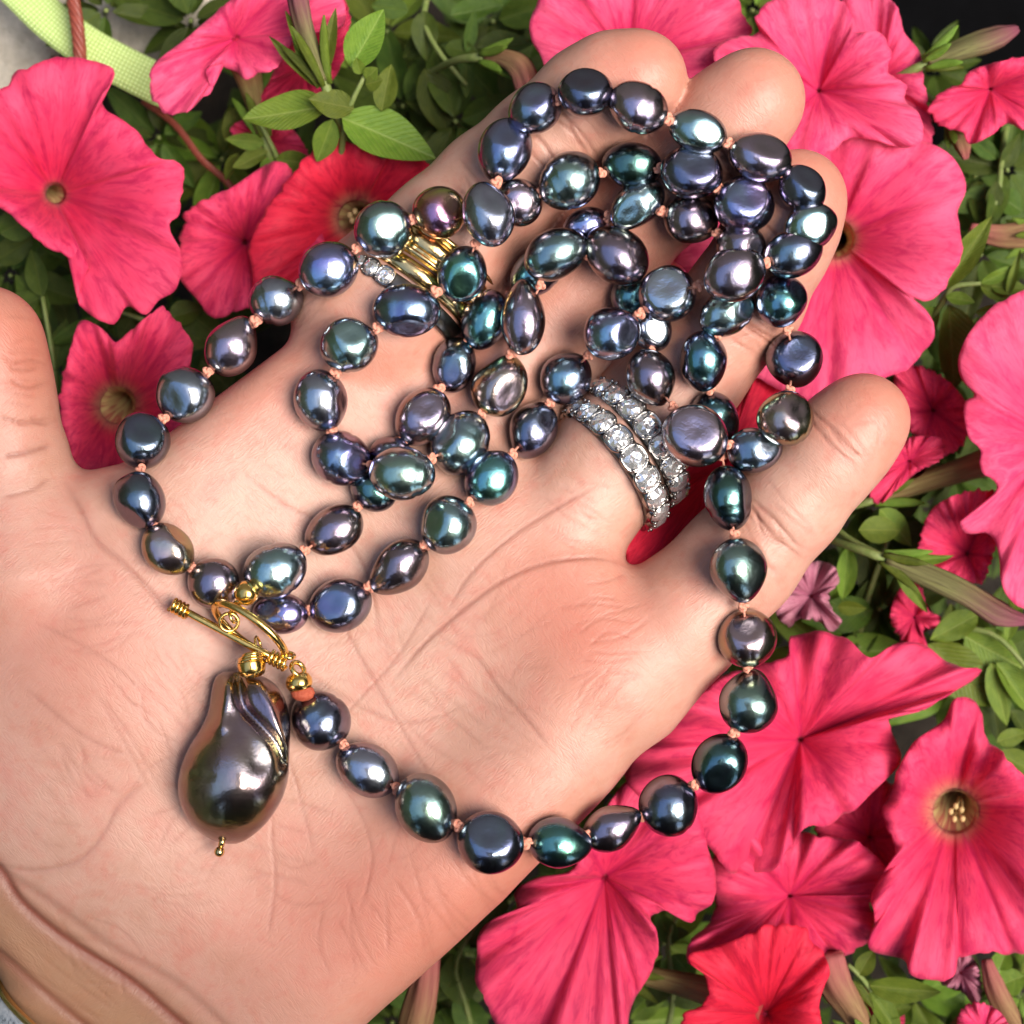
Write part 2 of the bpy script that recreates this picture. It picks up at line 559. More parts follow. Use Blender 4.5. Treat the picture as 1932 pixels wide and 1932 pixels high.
def slab(name, poly, z, thick, mat, label, cat, rough=10, seed=1):
    """an uneven stone block with a traced top outline"""
    r = np.random.default_rng(seed)
    out = catmull(poly, 40, True)
    vs_, fs = [], []
    c = out.mean(0)
    rings = [(0.0, 0), (0.35, 0), (0.7, 0), (0.92, -4), (1.0, -22), (1.03, -thick)]
    for s, dz in rings:
        for k, p in enumerate(out):
            q = c + (p - c) * max(s, 0.01)
            vs_.append(W(q[0], q[1], z + dz + r.normal(0, rough * (0.3 if s < 0.9 else 0.6))))
    n = len(out)
    for i in range(len(rings) - 1):
        for k in range(n):
            fs.append((i * n + k, i * n + (k + 1) % n, (i + 1) * n + (k + 1) % n, (i + 1) * n + k))
    fs.append(tuple(range(n)))
    fs = [tuple(reversed(q)) for q in fs]
    o = part(name, vs_, fs, mat, None, origin=W(c[0], c[1], z - thick))
    return tag(o, label, cat)


slab("garden_stone", [(-260, -260), (100, -280), (128, -60), (120, 60), (92, 130), (30, 190), (-60, 240), (-260, 210)], -820, 260, MAT_STONE,
     "pale buff stone in the top left corner left of the red cable", "stone", 12, 3)
slab("garden_stone", [(165, -260), (420, -250), (430, -40), (350, 70), (330, 150), (250, 140), (170, 60), (160, -60)], -860, 260, MAT_STONE,
     "grey stone behind the lime strap right of the red cable", "stone", 12, 4)
slab("garden_stone", [(905, -30), (960, -20), (1000, 30), (1010, 70), (975, 85), (930, 60), (900, 20)], -980, 120, MAT_STONE,
     "small white stone glimpsed through leaves above the index finger", "stone", 8, 5)


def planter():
    # a trough wall across the top right corner, near-black for the shade there
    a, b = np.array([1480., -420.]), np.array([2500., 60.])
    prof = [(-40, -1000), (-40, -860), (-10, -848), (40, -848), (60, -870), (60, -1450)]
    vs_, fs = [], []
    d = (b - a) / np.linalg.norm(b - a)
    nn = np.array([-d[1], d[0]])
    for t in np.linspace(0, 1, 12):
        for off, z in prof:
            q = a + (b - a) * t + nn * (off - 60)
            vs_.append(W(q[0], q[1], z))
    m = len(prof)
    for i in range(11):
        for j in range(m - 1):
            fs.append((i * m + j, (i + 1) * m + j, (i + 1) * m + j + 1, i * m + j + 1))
    # a broad near-black sheet in place of the shade inside
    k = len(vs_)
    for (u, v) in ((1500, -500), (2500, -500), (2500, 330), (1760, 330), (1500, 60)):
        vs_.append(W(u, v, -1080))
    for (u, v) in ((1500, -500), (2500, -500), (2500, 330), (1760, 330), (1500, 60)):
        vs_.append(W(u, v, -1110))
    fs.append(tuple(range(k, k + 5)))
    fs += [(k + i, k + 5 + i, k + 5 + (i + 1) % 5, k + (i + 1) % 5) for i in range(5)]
    o = part("planter_trough", vs_, fs, MAT_SHADE_BLACK, None, smooth=False)
    tag(o, "black planter trough darkened to stand for the shade in the top right corner", "planter")


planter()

# ------------------------------------------------------------------ strap and cable


def ribbon(name, pts, label):
    """pts: (u, v, z, half width, twist)"""
    c = catmull(pts, 60)
    vs_, fs, uv = [], [], []
    ctr = np.array([W(*p[:3]) for p in c])
    T = np.gradient(ctr, axis=0)
    T /= np.linalg.norm(T, axis=1)[:, None]
    th = 5.0
    for i, p in enumerate(c):
        side = np.cross(T[i], (0, 0, 1))
        side /= np.linalg.norm(side)
        up = np.cross(side, T[i])
        ca, sa = math.cos(p[4]), math.sin(p[4])
        s2 = side * ca + up * sa
        u2 = -side * sa + up * ca
        for j, (a, b) in enumerate([(-1, .5), (-.5, .7), (0, .8), (.5, .7), (1, .5), (1, -.5), (0, -.6), (-1, -.5)]):
            vs_.append(ctr[i] + s2 * p[3] * a + u2 * th * b)
            uv.append((i / 59, (a + 1) / 2))
    n = 8
    for i in range(len(c) - 1):
        for j in range(n):
            fs.append((i * n + j, i * n + (j + 1) % n, (i + 1) * n + (j + 1) % n, (i + 1) * n + j))
    o = part(name, vs_, fs, MAT_STRAP, None, origin=ctr[0])
    uvs(o.data, uv)
    return tag(o, label, "strap")


ribbon("webbing_strap", [(-20, -70, -640, 46, 0.25), (40, -15, -630, 46, 0.2), (100, 42, -615, 46, 0.05), (170, 92, -605, 46, 0.0), (240, 130, -600, 46, 0.0), (290, 155, -600, 46, 0.0), (318, 172, -615, 42, 0.1), (335, 184, -650, 34, 0.25)],
       "lime green woven webbing strap between the stones and the leftmost flowers")


def cable(name, pts, r, label, twist=0.02):
    c = catmull(pts, 90)
    ctr = np.array([W(*p) for p in c])
    T = np.gradient(ctr, axis=0)
    T /= np.linalg.norm(T, axis=1)[:, None]
    L = np.r_[0, np.cumsum(np.linalg.norm(np.diff(ctr, axis=0), axis=1))]
    e = thing(name, label, "cable", ctr[0])
    for s in range(6):
        path = []
        for i in range(len(c)):
            a = np.cross(T[i], (0, 0, 1.0)); a /= np.linalg.norm(a)
            b = np.cross(a, T[i])
            ph = L[i] * twist + s * math.pi / 3
            path.append(ctr[i] + r * 0.62 * (math.cos(ph) * a + math.sin(ph) * b))
        v, f, _ = sweep(path, r * 0.42, 7)
        part("strand", v, f, MAT_CABLE, e)
    return e


cable("wire_cable", [(118, -120, -560), (138, 0, -560), (147, 60, -560), (152, 130, -580), (150, 220, -640)], 15, "twisted rust red wire cable crossing the lime strap", 0.05)
cable("wire_cable", [(270, 190, -700), (330, 235, -690), (380, 300, -680), (430, 345, -690), (480, 410, -720)], 8, "thin rust red cable running diagonally below the lime strap", 0.06)

# ------------------------------------------------------------------ petunias


def petunia(name, label, outline, throat, z, kind='pink', depth=100, rt=16, tube=None, veins=None, ruffle=9, tilt=(0, 0), stamens=False, seed=0, power=1.9, group="petunia flowers", cat="flower"):
    r = np.random.default_rng(seed + 11)
    depth, ruffle = depth * 1.3, ruffle * 1.25
    rt = rt if rt >= 12 else rt * 0.5
    NT, NR = 190, 26
    out = catmull(outline, NT, True)
    th = np.array(throat, float)
    tj = np.arange(NT) / NT * 2 * math.pi
    jj = 2.2 * np.sin(23 * tj + seed) + 1.6 * np.sin(41 * tj + 2 * seed) + 1.2 * np.sin(67 * tj + 3 * seed)
    dn = out - th
    out = out + dn / (np.linalg.norm(dn, axis=1)[:, None] + 1e-6) * (jj * (0.5 + 0.5 * np.sin(3 * tj + seed)))[:, None]
    e = thing(name, label, cat, W(th[0], th[1], z - depth - 60), group)
    dirs = out - th
    ang = np.unwrap(np.arctan2(dirs[:, 1], dirs[:, 0]))
    if ang[-1] < ang[0]:
        out = out[::-1]; dirs = out - th
        ang = np.unwrap(np.arctan2(dirs[:, 1], dirs[:, 0]))
    ringa = np.linspace(ang[0], ang[0] + 2 * math.pi, NT, endpoint=False)
    ringa = 0.75 * (ang if abs(ang[-1] - ang[0] - 2 * math.pi) < 1.0 else ringa) + 0.25 * ringa
    rlen = np.linalg.norm(dirs, axis=1)
    if veins is None:
        veins = [ringa[0] + 0.3 + 2 * math.pi * k / 5 + r.uniform(-.15, .15) for k in range(5)]
    ts = np.linspace(0, 1, NR)
    ph = r.uniform(0, 6.28, 6)
    tt = np.arange(NT) / NT * 2 * math.pi
    wave = (np.sin(5 * tt + ph[0]) * 1.0 + np.sin(9 * tt + ph[1]) * 0.75 + np.sin(17 * tt + ph[2]) * 0.5 + np.sin(29 * tt + ph[3]) * 0.25)
    vs_, uv, vein, thr_ = [], [], [], []
    yel = min(1.0, max(0.0, (rt - 10) / 14.0))
    for i, t in enumerate(ts):
        p0 = th + rt * np.stack([np.cos(ringa), np.sin(ringa)], 1)
        s = t ** 1.05
        q = p0 * (1 - s) + out * s
        zz = z - depth * (1 - t) ** power + ruffle * wave * t ** 2.2
        zz = zz - 10 * ruffle / 9 * t ** 6            # rim rolls back a little
        dv = np.min(np.abs((ringa[:, None] - np.array(veins)[None, :] + math.pi) % (2 * math.pi) - math.pi), axis=1)
        dist = dv * (rt + rlen * t)
        gr = np.exp(-(dist / 9.0) ** 2)
        zz = zz - 9 * gr * min(1, 3 * t) * (1 - 0.5 * t)
        lob = np.exp(-(dist / (0.18 * rlen + 20)) ** 2)
        zz = zz - 12 * lob * t
        q3 = np.stack([q[:, 0], q[:, 1], zz + tilt[0] * (q[:, 0] - th[0]) + tilt[1] * (q[:, 1] - th[1])], 1)
        kk = 1 - q3[:, 2] / D
        vs_.append(np.stack([(q3[:, 0] - 966) * kk, (966 - q3[:, 1]) * kk, q3[:, 2]], 1))
        uv.append(np.stack([np.arange(NT) / NT, np.full(NT, t)], 1))
        vein.append(np.exp(-(dist / 5.0) ** 2) * (1.0 - 0.5 * t))
        thr_.append(np.exp(-((rlen - rt) * t / (rt * 0.5)) ** 2) * yel)
    v = np.concatenate(vs_)
    f = [(i * NT + j, i * NT + (j + 1) % NT, (i + 1) * NT + (j + 1) % NT, (i + 1) * NT + j) for i in range(NR - 1) for j in range(NT)]
    o = part("corolla", v, f, PETAL[kind], e)
    uvs(o.data, np.concatenate(uv))
    fattr(o.data, "vein", np.concatenate(vein))
    fattr(o.data, "thr", np.concatenate(thr_))
    sm = o.modifiers.new("thickness", 'SOLIDIFY')
    sm.thickness = 3.0 * S
    sm.offset = 0
    # throat and outer tube
    z0 = z - depth
    if tube is None:
        tube = (th[0] + r.uniform(-60, 60), th[1] + r.uniform(-60, 60), z0 - 260)
    a, b = W(th[0], th[1], z0), W(*tube)
    mid = (a * 0.62 + b * 0.38) + np.array([0, 0, -40])
    path = catmull(np.array([a, mid, b]), 14)
    rad = np.interp(np.linspace(0, 1, 14), [0, .16, .5, .9, 1], [rt * 1.0, rt * .66, max(rt * .5, 5), 6, 6])
    kt = 1 - z0 / D
    rad = rad * kt * 1.09
    tv, tf, tuv = sweep(path, rad, 24, caps=False)
    tuv[:, 1] = 1 - tuv[:, 1]
    tv[:, 2] += 7
    o = part("throat", tv, tf, MAT_THROAT if rt >= 14 else PETAL['deep'], e)
    uvs(o.data, tuv)
    rad2 = np.interp(np.linspace(0, 1, 14), [0, .2, .6, .9, 1], [max(rt * 1.5, 42), max(rt * 1.2, 36), 26, 19, 17])
    rad2 = np.maximum(rad2, rad + 4)
    tv, tf, tuv = sweep(path + np.array([0, 0, -4.]), rad2, 18, caps=False)
    tuv[:, 1] = 1 - tuv[:, 1]
    o = part("tube", tv, tf, MAT_TUBE, e)
    uvs(o.data, tuv)
    calyx(e, b, (b - path[-2]) / np.linalg.norm(b - path[-2]), r)
    if stamens:
        for k in range(5):
            an = 2 * math.pi * k / 5 + 0.4
            base = a * 0.7 + b * 0.3
            tip = a + np.array([math.cos(an) * rt * .35, math.sin(an) * rt * .35, 14 + 5 * k])
            v1, f1, _ = sweep(catmull(np.array([base, (base + tip) / 2 + r.normal(0, 3, 3), tip]), 8), 2.2, 6)
            v2, f2 = ball(tip, 6.0, 8, 6, (1, 1.3, .8))
            v, f = merge((v1, f1), (v2, f2))
            part("stamen", v, f, MAT_THROAT, e)
    return e


def calyx(e, b, dirn, r, n=5, length=95, width=9, spread=0.35):
    ref = np.array([0, 0, 1.0]) if abs(dirn[2]) < 0.9 else np.array([1.0, 0, 0])
    s = np.cross(dirn, ref); s /= np.linalg.norm(s)
    t = np.cross(dirn, s)
    for k in range(n):
        a = 2 * math.pi * k / n + r.uniform(-.2, .2)
        o_ = math.cos(a) * s + math.sin(a) * t
        pts, L = [], length * r.uniform(.8, 1.15)
        for q in np.linspace(0, 1, 6):
            pts.append(b + dirn * (10 - q * L) + o_ * (14 + spread * L * q ** 1.5))
        v, f, uv = sweep(pts, np.array([5, .9 * width, 1.2 * width, 1.25 * width, .95 * width, 2.]), 8, squash=0.35)
        p = part("sepal", v, f, MAT_LEAF, e)
        uvs(p.data, np.stack([uv[:, 1], uv[:, 0]], 1))
    v, f, _ = sweep(catmull(np.array([b, b + dirn * 70 + np.array([0, 0, -30]), b + dirn * 150 + np.array([0, 0, -150])]), 8), [11, 10, 9, 8, 8, 7, 7, 7], 8)
    part("stem", v, f, MAT_STEM, e)


FL = [
    ("large pink petunia at the left edge with a pale yellow throat",
     [(-90, 230), (-40, 170), (10, 165), (30, 138), (65, 122), (112, 108), (150, 110), (212, 128), (208, 160), (190, 182), (200, 208), (225, 222), (262, 252), (298, 298), (338, 305), (346, 350), (335, 405), (320, 428), (338, 470), (345, 500), (330, 548), (300, 566), (275, 594), (240, 577), (215, 612), (175, 596), (150, 575), (150, 548), (168, 503), (120, 482), (70, 452), (20, 405), (-40, 370), (-100, 330)],
     (104, 366), -330, dict(kind='pink', depth=150, rt=18, tube=(20, 300, -640))),
    ("deep pink petunia wedged between the left edge flower and the red one",
     [(340, 450), (348, 420), (352, 398), (400, 370), (440, 352), (500, 312), (535, 306), (552, 330), (560, 380), (600, 420), (610, 480), (570, 560), (520, 590), (470, 580), (405, 600), (372, 565), (350, 540), (337, 515)],
     (462, 457), -440, dict(kind='pink', depth=100, rt=8)),
    ("bright red petunia behind the base of the index finger",
     [(540, 345), (575, 300), (622, 262), (660, 270), (690, 282), (725, 300), (745, 275), (770, 272), (800, 300), (840, 350), (850, 420), (800, 500), (740, 560), (660, 600), (585, 590), (490, 600), (480, 560), (475, 500), (470, 465), (500, 400)],
     (672, 412), -390, dict(kind='red', depth=100, rt=34, stamens=True)),
    ("pink petunia seen from behind near the top edge beside the lime strap",
     [(285, 178), (283, 150), (290, 122), (318, 98), (345, 78), (380, 48), (410, 22), (440, -5), (480, -40), (560, -60), (620, -30), (650, 5), (645, 50), (600, 60), (560, 75), (538, 108), (520, 130), (490, 138), (465, 150), (450, 138), (432, 130), (405, 122), (388, 135), (398, 172), (380, 186), (350, 212), (310, 212)],
     (445, 72), -330, dict(kind='rose', depth=60, rt=10, tube=(496, 250, -520))),
    ("dark pink petunia half hidden behind the bright leafy shoot",
     [(500, 205), (488, 190), (510, 150), (525, 110), (560, 60), (600, 20), (640, -10), (660, 30), (655, 80), (645, 120), (620, 160), (580, 190), (545, 205)],
     (575, 125), -470, dict(kind='deep', depth=70, rt=8)),
    ("small pink petal edge showing under the bright leafy shoot",
     [(436, 240), (470, 226), (540, 238), (570, 268), (580, 300), (535, 310), (480, 290), (445, 264)],
     (510, 268), -560, dict(kind='pink', depth=40, rt=5)),
    ("pink petunia framed between the thumb and the pearl strand",
     [(150, 608), (180, 612), (200, 628), (218, 645), (240, 630), (275, 600), (305, 580), (335, 608), (362, 645), (358, 690), (345, 720), (350, 790), (320, 860), (270, 900), (200, 905), (150, 893), (128, 870), (118, 810), (112, 760), (118, 715), (130, 668)],
     (222, 766), -330, dict(kind='pink', depth=130, rt=34, tube=(260, 720, -640))),
    ("rose pink petunia behind the tip of the index finger",
     [(1003, 75), (1000, 40), (1015, 5), (1040, -40), (1120, -70), (1220, -80), (1320, -60), (1385, -10), (1400, 25), (1418, 55), (1400, 75), (1360, 90), (1345, 150), (1320, 220), (1250, 300), (1170, 310), (1100, 260), (1040, 180), (1028, 130), (1020, 105)],
     (1185, 120), -360, dict(kind='rose', depth=100, rt=14)),
    ("large rose pink petunia behind the tip of the middle finger",
     [(1345, 105), (1370, 75), (1430, 62), (1425, 30), (1450, 5), (1490, -10), (1540, -20), (1590, 5), (1610, 35), (1612, 62), (1650, 58), (1672, 75), (1680, 105), (1675, 130), (1690, 150), (1712, 160), (1705, 190), (1730, 210), (1742, 245), (1735, 270), (1700, 278), (1650, 265), (1600, 262), (1560, 290), (1500, 300), (1430, 260), (1400, 200), (1370, 150)],
     (1545, 172), -300, dict(kind='rose', depth=90, rt=6)),
    ("pale rose petunia tucked behind the large flower at the top right",
     [(1590, -10), (1640, -25), (1690, 10), (1705, 60), (1735, 100), (1742, 150), (1752, 200), (1760, 250), (1748, 300), (1700, 300), (1650, 290), (1620, 200), (1600, 100)],
     (1655, 150), -420, dict(kind='rose', depth=60, rt=6)),
    ("largest pink petunia on the right beside the ring finger tip",
     [(1500, 260), (1560, 230), (1620, 228), (1652, 242), (1668, 275), (1705, 270), (1745, 268), (1790, 290), (1815, 325), (1822, 360), (1806, 400), (1812, 440), (1816, 475), (1800, 510), (1785, 540), (1750, 568), (1722, 562), (1750, 590), (1765, 625), (1745, 660), (1715, 695), (1690, 705), (1600, 740), (1540, 760), (1440, 720), (1360, 650), (1270, 540), (1290, 450), (1370, 350), (1440, 290)],
     (1575, 452), -350, dict(kind='rose', depth=110, rt=34)),
    ("red pink petunia cut by the right edge near the black planter",
     [(1752, 205), (1770, 180), (1795, 165), (1815, 158), (1830, 135), (1880, 118), (1935, 108), (2010, 120), (2040, 180), (2000, 240), (1932, 243), (1900, 232), (1870, 255), (1830, 272), (1815, 250), (1780, 240), (1762, 225)],
     (1868, 168), -360, dict(kind='pink', depth=70, rt=6)),
    ("big rose pink petunia cut by the middle of the right edge",
     [(1932, 548), (1890, 568), (1850, 600), (1822, 640), (1808, 680), (1815, 715), (1840, 745), (1820, 760), (1820, 800), (1832, 830), (1850, 850), (1848, 880), (1880, 920), (1850, 960), (1812, 985), (1825, 1005), (1870, 1010), (1885, 1050), (1890, 1100), (1905, 1130), (1940, 1150), (2050, 1150), (2150, 1050), (2180, 850), (2100, 640), (2000, 540)],
     (2000, 830), -310, dict(kind='rose', depth=110, rt=20, tube=(1655, 940, -520))),
    ("folded dark pink petunia below the brown flower tube at the right",
     [(1740, 1000), (1760, 960), (1800, 935), (1850, 925), (1890, 940), (1880, 1020), (1862, 1080), (1850, 1100), (1800, 1095), (1760, 1075), (1730, 1070)],
     (1825, 1045), -400, dict(kind='pink', depth=60, rt=6)),
    ("small pointed pink petal under the hairy bud at the right",
     [(1680, 1155), (1700, 1110), (1735, 1105), (1750, 1150), (1775, 1165), (1765, 1185), (1740, 1190), (1755, 1240), (1720, 1225), (1690, 1190)],
     (1725, 1165), -520, dict(kind='pink', depth=30, rt=4)),
    ("wide wavy pink petunia behind the loose end of the pearl strand",
     [(1180, 1470), (1200, 1420), (1250, 1380), (1290, 1330), (1330, 1300), (1380, 1270), (1480, 1240), (1490, 1205), (1520, 1195), (1550, 1190), (1575, 1200), (1600, 1205), (1630, 1235), (1650, 1240), (1690, 1215), (1740, 1215), (1780, 1245), (1820, 1260), (1848, 1262), (1840, 1280), (1790, 1310), (1740, 1340), (1690, 1345), (1675, 1360), (1690, 1400), (1700, 1425), (1690, 1450), (1640, 1500), (1610, 1530), (1590, 1535), (1580, 1545), (1555, 1560), (1520, 1560), (1490, 1600), (1460, 1640), (1420, 1645), (1370, 1640), (1340, 1600), (1300, 1560), (1240, 1530)],
     (1510, 1395), -310, dict(kind='pink', depth=110, rt=8, ruffle=24)),
    ("pink petunia at the lower right with an open striped throat",
     [(1640, 1790), (1650, 1740), (1645, 1690), (1665, 1650), (1690, 1600), (1665, 1540), (1680, 1500), (1700, 1440), (1730, 1395), (1780, 1360), (1800, 1320), (1830, 1318), (1850, 1340), (1860, 1390), (1900, 1430), (1950, 1480), (2000, 1500), (2030, 1600), (2000, 1720), (1950, 1790), (1900, 1800), (1880, 1795), (1850, 1800), (1810, 1805), (1800, 1840), (1770, 1850), (1720, 1840), (1705, 1810)],
     (1800, 1530), -300, dict(kind='pink', depth=140, rt=40, ruffle=19, tube=(1830, 1440, -680), stamens=True)),
    ("large pink petunia at the bottom below the edge of the palm",
     [(905, 1760), (900, 1800), (898, 1845), (920, 1900), (960, 1960), (1040, 2010), (1140, 2010), (1180, 1950), (1190, 1900), (1230, 1830), (1240, 1800), (1240, 1760), (1225, 1730), (1240, 1720), (1270, 1720), (1300, 1740), (1320, 1720), (1345, 1700), (1350, 1650), (1335, 1600), (1325, 1560), (1300, 1500), (1260, 1480), (1190, 1470), (1120, 1560), (1080, 1640), (1020, 1655), (985, 1670), (970, 1690), (975, 1715), (930, 1735)],
     (1140, 1655), -300, dict(kind='pink', depth=80, rt=8, ruffle=20, tube=(1010, 1560, -480))),
    ("bright red petunia cut by the bottom edge",
     [(1285, 1960), (1290, 1915), (1320, 1900), (1335, 1880), (1330, 1840), (1305, 1820), (1300, 1800), (1340, 1790), (1380, 1775), (1430, 1755), (1445, 1745), (1500, 1745), (1520, 1752), (1530, 1775), (1555, 1800), (1565, 1835), (1555, 1860), (1545, 1900), (1550, 1960), (1500, 2020), (1400, 2040), (1320, 2010)],
     (1445, 1912), -280, dict(kind='red', depth=110, rt=8, tube=(1165, 1830, -450))),
    ("pink petunia squeezed between the wavy flower and the red bottom one",
     [(1300, 1815), (1300, 1780), (1340, 1740), (1350, 1700), (1340, 1640), (1360, 1600), (1420, 1580), (1500, 1570), (1560, 1580), (1620, 1590), (1675, 1640), (1705, 1690), (1690, 1705), (1650, 1690), (1640, 1705), (1650, 1735), (1640, 1770), (1600, 1800), (1555, 1800), (1500, 1800), (1400, 1810), (1340, 1820)],
     (1490, 1690), -380, dict(kind='pink', depth=70, rt=6, ruffle=22)),
    ("pink petunia deep in the gap left of the open striped throat flower",
     [(1540, 1560), (1580, 1500), (1650, 1470), (1710, 1500), (1735, 1570), (1720, 1650), (1670, 1690), (1610, 1680), (1560, 1640)],
     (1640, 1580), -460, dict(kind='pink', depth=60, rt=6, ruffle=18)),
    ("red petunia glimpsed between the ring finger and the little finger",
     [(1200, 1100), (1180, 1020), (1220, 960), (1290, 880), (1380, 780), (1420, 720), (1450, 690), (1500, 720), (1540, 790), (1500, 860), (1400, 950), (1340, 985), (1300, 1010), (1250, 1080)],
     (1370, 870), -300, dict(kind='red', depth=30, rt=6, tilt=(-0.45, 0.45))),
    ("small pink petal showing right of the little finger",
     [(1640, 930), (1660, 880), (1690, 845), (1720, 825), (1770, 825), (1782, 850), (1770, 870), (1730, 890), (1690, 925), (1660, 950)],
     (1715, 870), -440, dict(kind='pink', depth=30, rt=5)),
    ("small pink petal low between the stems at the bottom right",
     [(1612, 1880), (1650, 1860), (1690, 1890), (1705, 1932), (1650, 1990), (1600, 1960)],
     (1655, 1915), -520, dict(kind='pink', depth=30, rt=5)),
    ("pink petal tip poking up at the bottom right corner",
     [(1805, 1945), (1815, 1905), (1850, 1892), (1895, 1920), (1910, 1990), (1820, 2000)],
     (1855, 1945), -330, dict(kind='rose', depth=30, rt=5)),
    ("deep pink petunia in shadow under the right petunia",
     [(1690, 700), (1730, 690), (1790, 720), (1830, 780), (1815, 840), (1760, 860), (1710, 800), (1690, 750)],
     (1760, 775), -480, dict(kind='pink', depth=50, rt=6)),
    ("faded mauve crumpled petunia beside the little finger",
     [(1470, 1120), (1485, 1085), (1530, 1060), (1572, 1068), (1582, 1098), (1562, 1122), (1572, 1155), (1588, 1172), (1568, 1192), (1545, 1172), (1505, 1168), (1490, 1182), (1465, 1160)],
     (1530, 1125), -430, dict(kind='faded', depth=50, rt=6, ruffle=18)),
    ("faded crumpled petunia hanging under the lower right flower",
     [(1775, 1800), (1815, 1790), (1840, 1815), (1852, 1868), (1840, 1895), (1812, 1868), (1780, 1858), (1765, 1830)],
     (1812, 1835), -420, dict(kind='faded', depth=40, rt=5, ruffle=16)),
]
for k, (lab, outl, thr, z, kw) in enumerate(FL):
    petunia("petunia_flower", lab, outl, thr, z, seed=k * 7, **kw)


def bud(label, pts, radii, mat, seed=0, sep=80, name="petunia_bud"):
    r = np.random.default_rng(seed)
    path = catmull(np.array([W(*p) for p in pts]), 22)
    rad = np.interp(np.linspace(0, 1, 22), np.linspace(0, 1, len(radii)), radii)
    e = thing(name, label, "flower bud", path[0], "petunia buds")
    v, f, uv = sweep(path, rad, 20)
    # twisted pleats towards the tip
    n = len(path)
    for i in range(n):
        for j in range(20):
            c = path[i]
            a = 2 * math.pi * j / 20
            v[i * 20 + j] = c + (v[i * 20 + j] - c) * (1 + (0.05 + 0.22 * (i / n) ** 2) * math.cos(5 * a + 2.4 * i / n))
    o = part("tube", v, f, mat, e)
    uvs(o.data, uv)
    d = path[0] - path[1]
    d /= np.linalg.norm(d)
    calyx(e, path[0], d, r, 5, sep, 8, 0.4)
    return e


bud("slender mauve tipped bud against the black planter", [(1752, 118, -420), (1810, 95, -400), (1870, 75, -390), (1920, 55, -390)], [16, 20, 24, 26, 22, 8], MAT_BUDT, 1)
bud("pale curled spent bud behind the index finger", [(915, 108, -470), (955, 112, -450), (985, 135, -440), (1000, 190, -440)], [10, 18, 26, 26, 22], MAT_BUDP, 2)
bud("hairy purple tipped bud pointing right beside the loose petals", [(1672, 1055, -370), (1740, 1082, -360), (1820, 1120, -350), (1885, 1160, -350), (1940, 1172, -350)], [16, 24, 26, 24, 26, 8], MAT_BUDT, 3, 105)
bud("broad pinkish bud tube under the heel of the palm", [(770, 2010, -460), (785, 1930, -430), (800, 1870, -420), (812, 1800, -420)], [30, 38, 36, 30, 20], MAT_BUDP, 4)
bud("striped bud tube rising beside the red bottom flower", [(1640, 1960, -430), (1605, 1900, -420), (1575, 1850, -420), (1560, 1800, -420)], [16, 26, 32, 36, 34], MAT_BUDP, 5)
bud("brown bud tube near the bottom right corner", [(1930, 1960, -430), (1890, 1890, -420), (1870, 1840, -420), (1862, 1810, -425)], [14, 22, 24, 20, 10], MAT_BUDP, 6)
bud("dry brown bud behind the right edge between two pink flowers", [(1960, 440, -560), (1900, 445, -560), (1860, 440, -560), (1830, 430, -560)], [30, 30, 26, 20, 10], MAT_BUDP, 8)
bud("withered bronze bud below the red pink flower at the right edge", [(1800, 240, -470), (1815, 270, -470), (1822, 300, -480)], [14, 20, 16, 6], MAT_BUDP, 9, 40)
bud("upright green bud in the bright leafy shoot at the top", [(610, 152, -300), (590, 100, -280), (572, 40, -265), (560, -20, -260)], [14, 17, 18, 20, 20], MAT_BUDT, 10, 120)

# ------------------------------------------------------------------ leaves


def leaf_mesh(seed):
    r = np.random.default_rng(seed)
    nx, ny = 14, 6
    vs_, uv, fs = [], [], []
    bend, fold, wav = r.uniform(-.25, .25), r.uniform(.12, .35), r.uniform(.01, .035)
    tw = r.uniform(-.3, .3)
    for i in range(nx + 1):
        x = i / nx
        w = (math.sin(math.pi * min(1, x ** 0.78)) ** 0.85 if 0 < x < 1 else 0.0) * 0.5 + 0.012
        for j in range(ny + 1):
            s = (j / ny - 0.5) * 2
            y = s * w
            zz = fold * abs(y) - 0.35 * bend * (x - 0.4) ** 2 * 2 + wav * math.sin(9 * x + 3 * s + seed) * abs(s) + tw * y * x * .5
            vs_.append((x, y, zz))
            uv.append((x, s * (w / 0.5) * 0.5 + 0.5))
    for i in range(nx):
        for j in range(ny):
            a = i * (ny + 1) + j
            fs.append((a, a + ny + 1, a + ny + 2, a + 1))
    me = mesh("leaf_blade", vs_, fs)
    uvs(me, uv)
    return me


LEAVES = {False: [leaf_mesh(s) for s in range(6)], True: [leaf_mesh(s + 20) for s in range(6)]}
for dk, ms in LEAVES.items():
    for me in ms:
        me.materials.append(MAT_LEAF_D if dk else MAT_LEAF)


def leaf(e, base, tip, width, variant, dark=False, roll=0.0):
    """base, tip world px"""
    base, tip = np.array(base), np.array(tip)
    o = bpy.data.objects.new("leaf", LEAVES[dark][variant % 6])
    COL.objects.link(o)
    o.parent = e
    x = Vector(tip - base)
    L = x.length
    x.normalize()
    up = Vector((0, 0, 1)) if abs(x.z) < 0.95 else Vector((0, 1, 0))
    y = up.cross(x).normalized()
    zz = x.cross(y)
    rot = Matrix((x, y, zz)).transposed().to_4x4() @ Matrix.Rotation(roll, 4, 'X')
    M4 = Matrix.Translation(Vector(base) * S) @ rot @ Matrix.Diagonal((L * S, width * S, L * S * 0.8, 1))
    o.matrix_local = Matrix.Translation(-e.location) @ M4
    return o


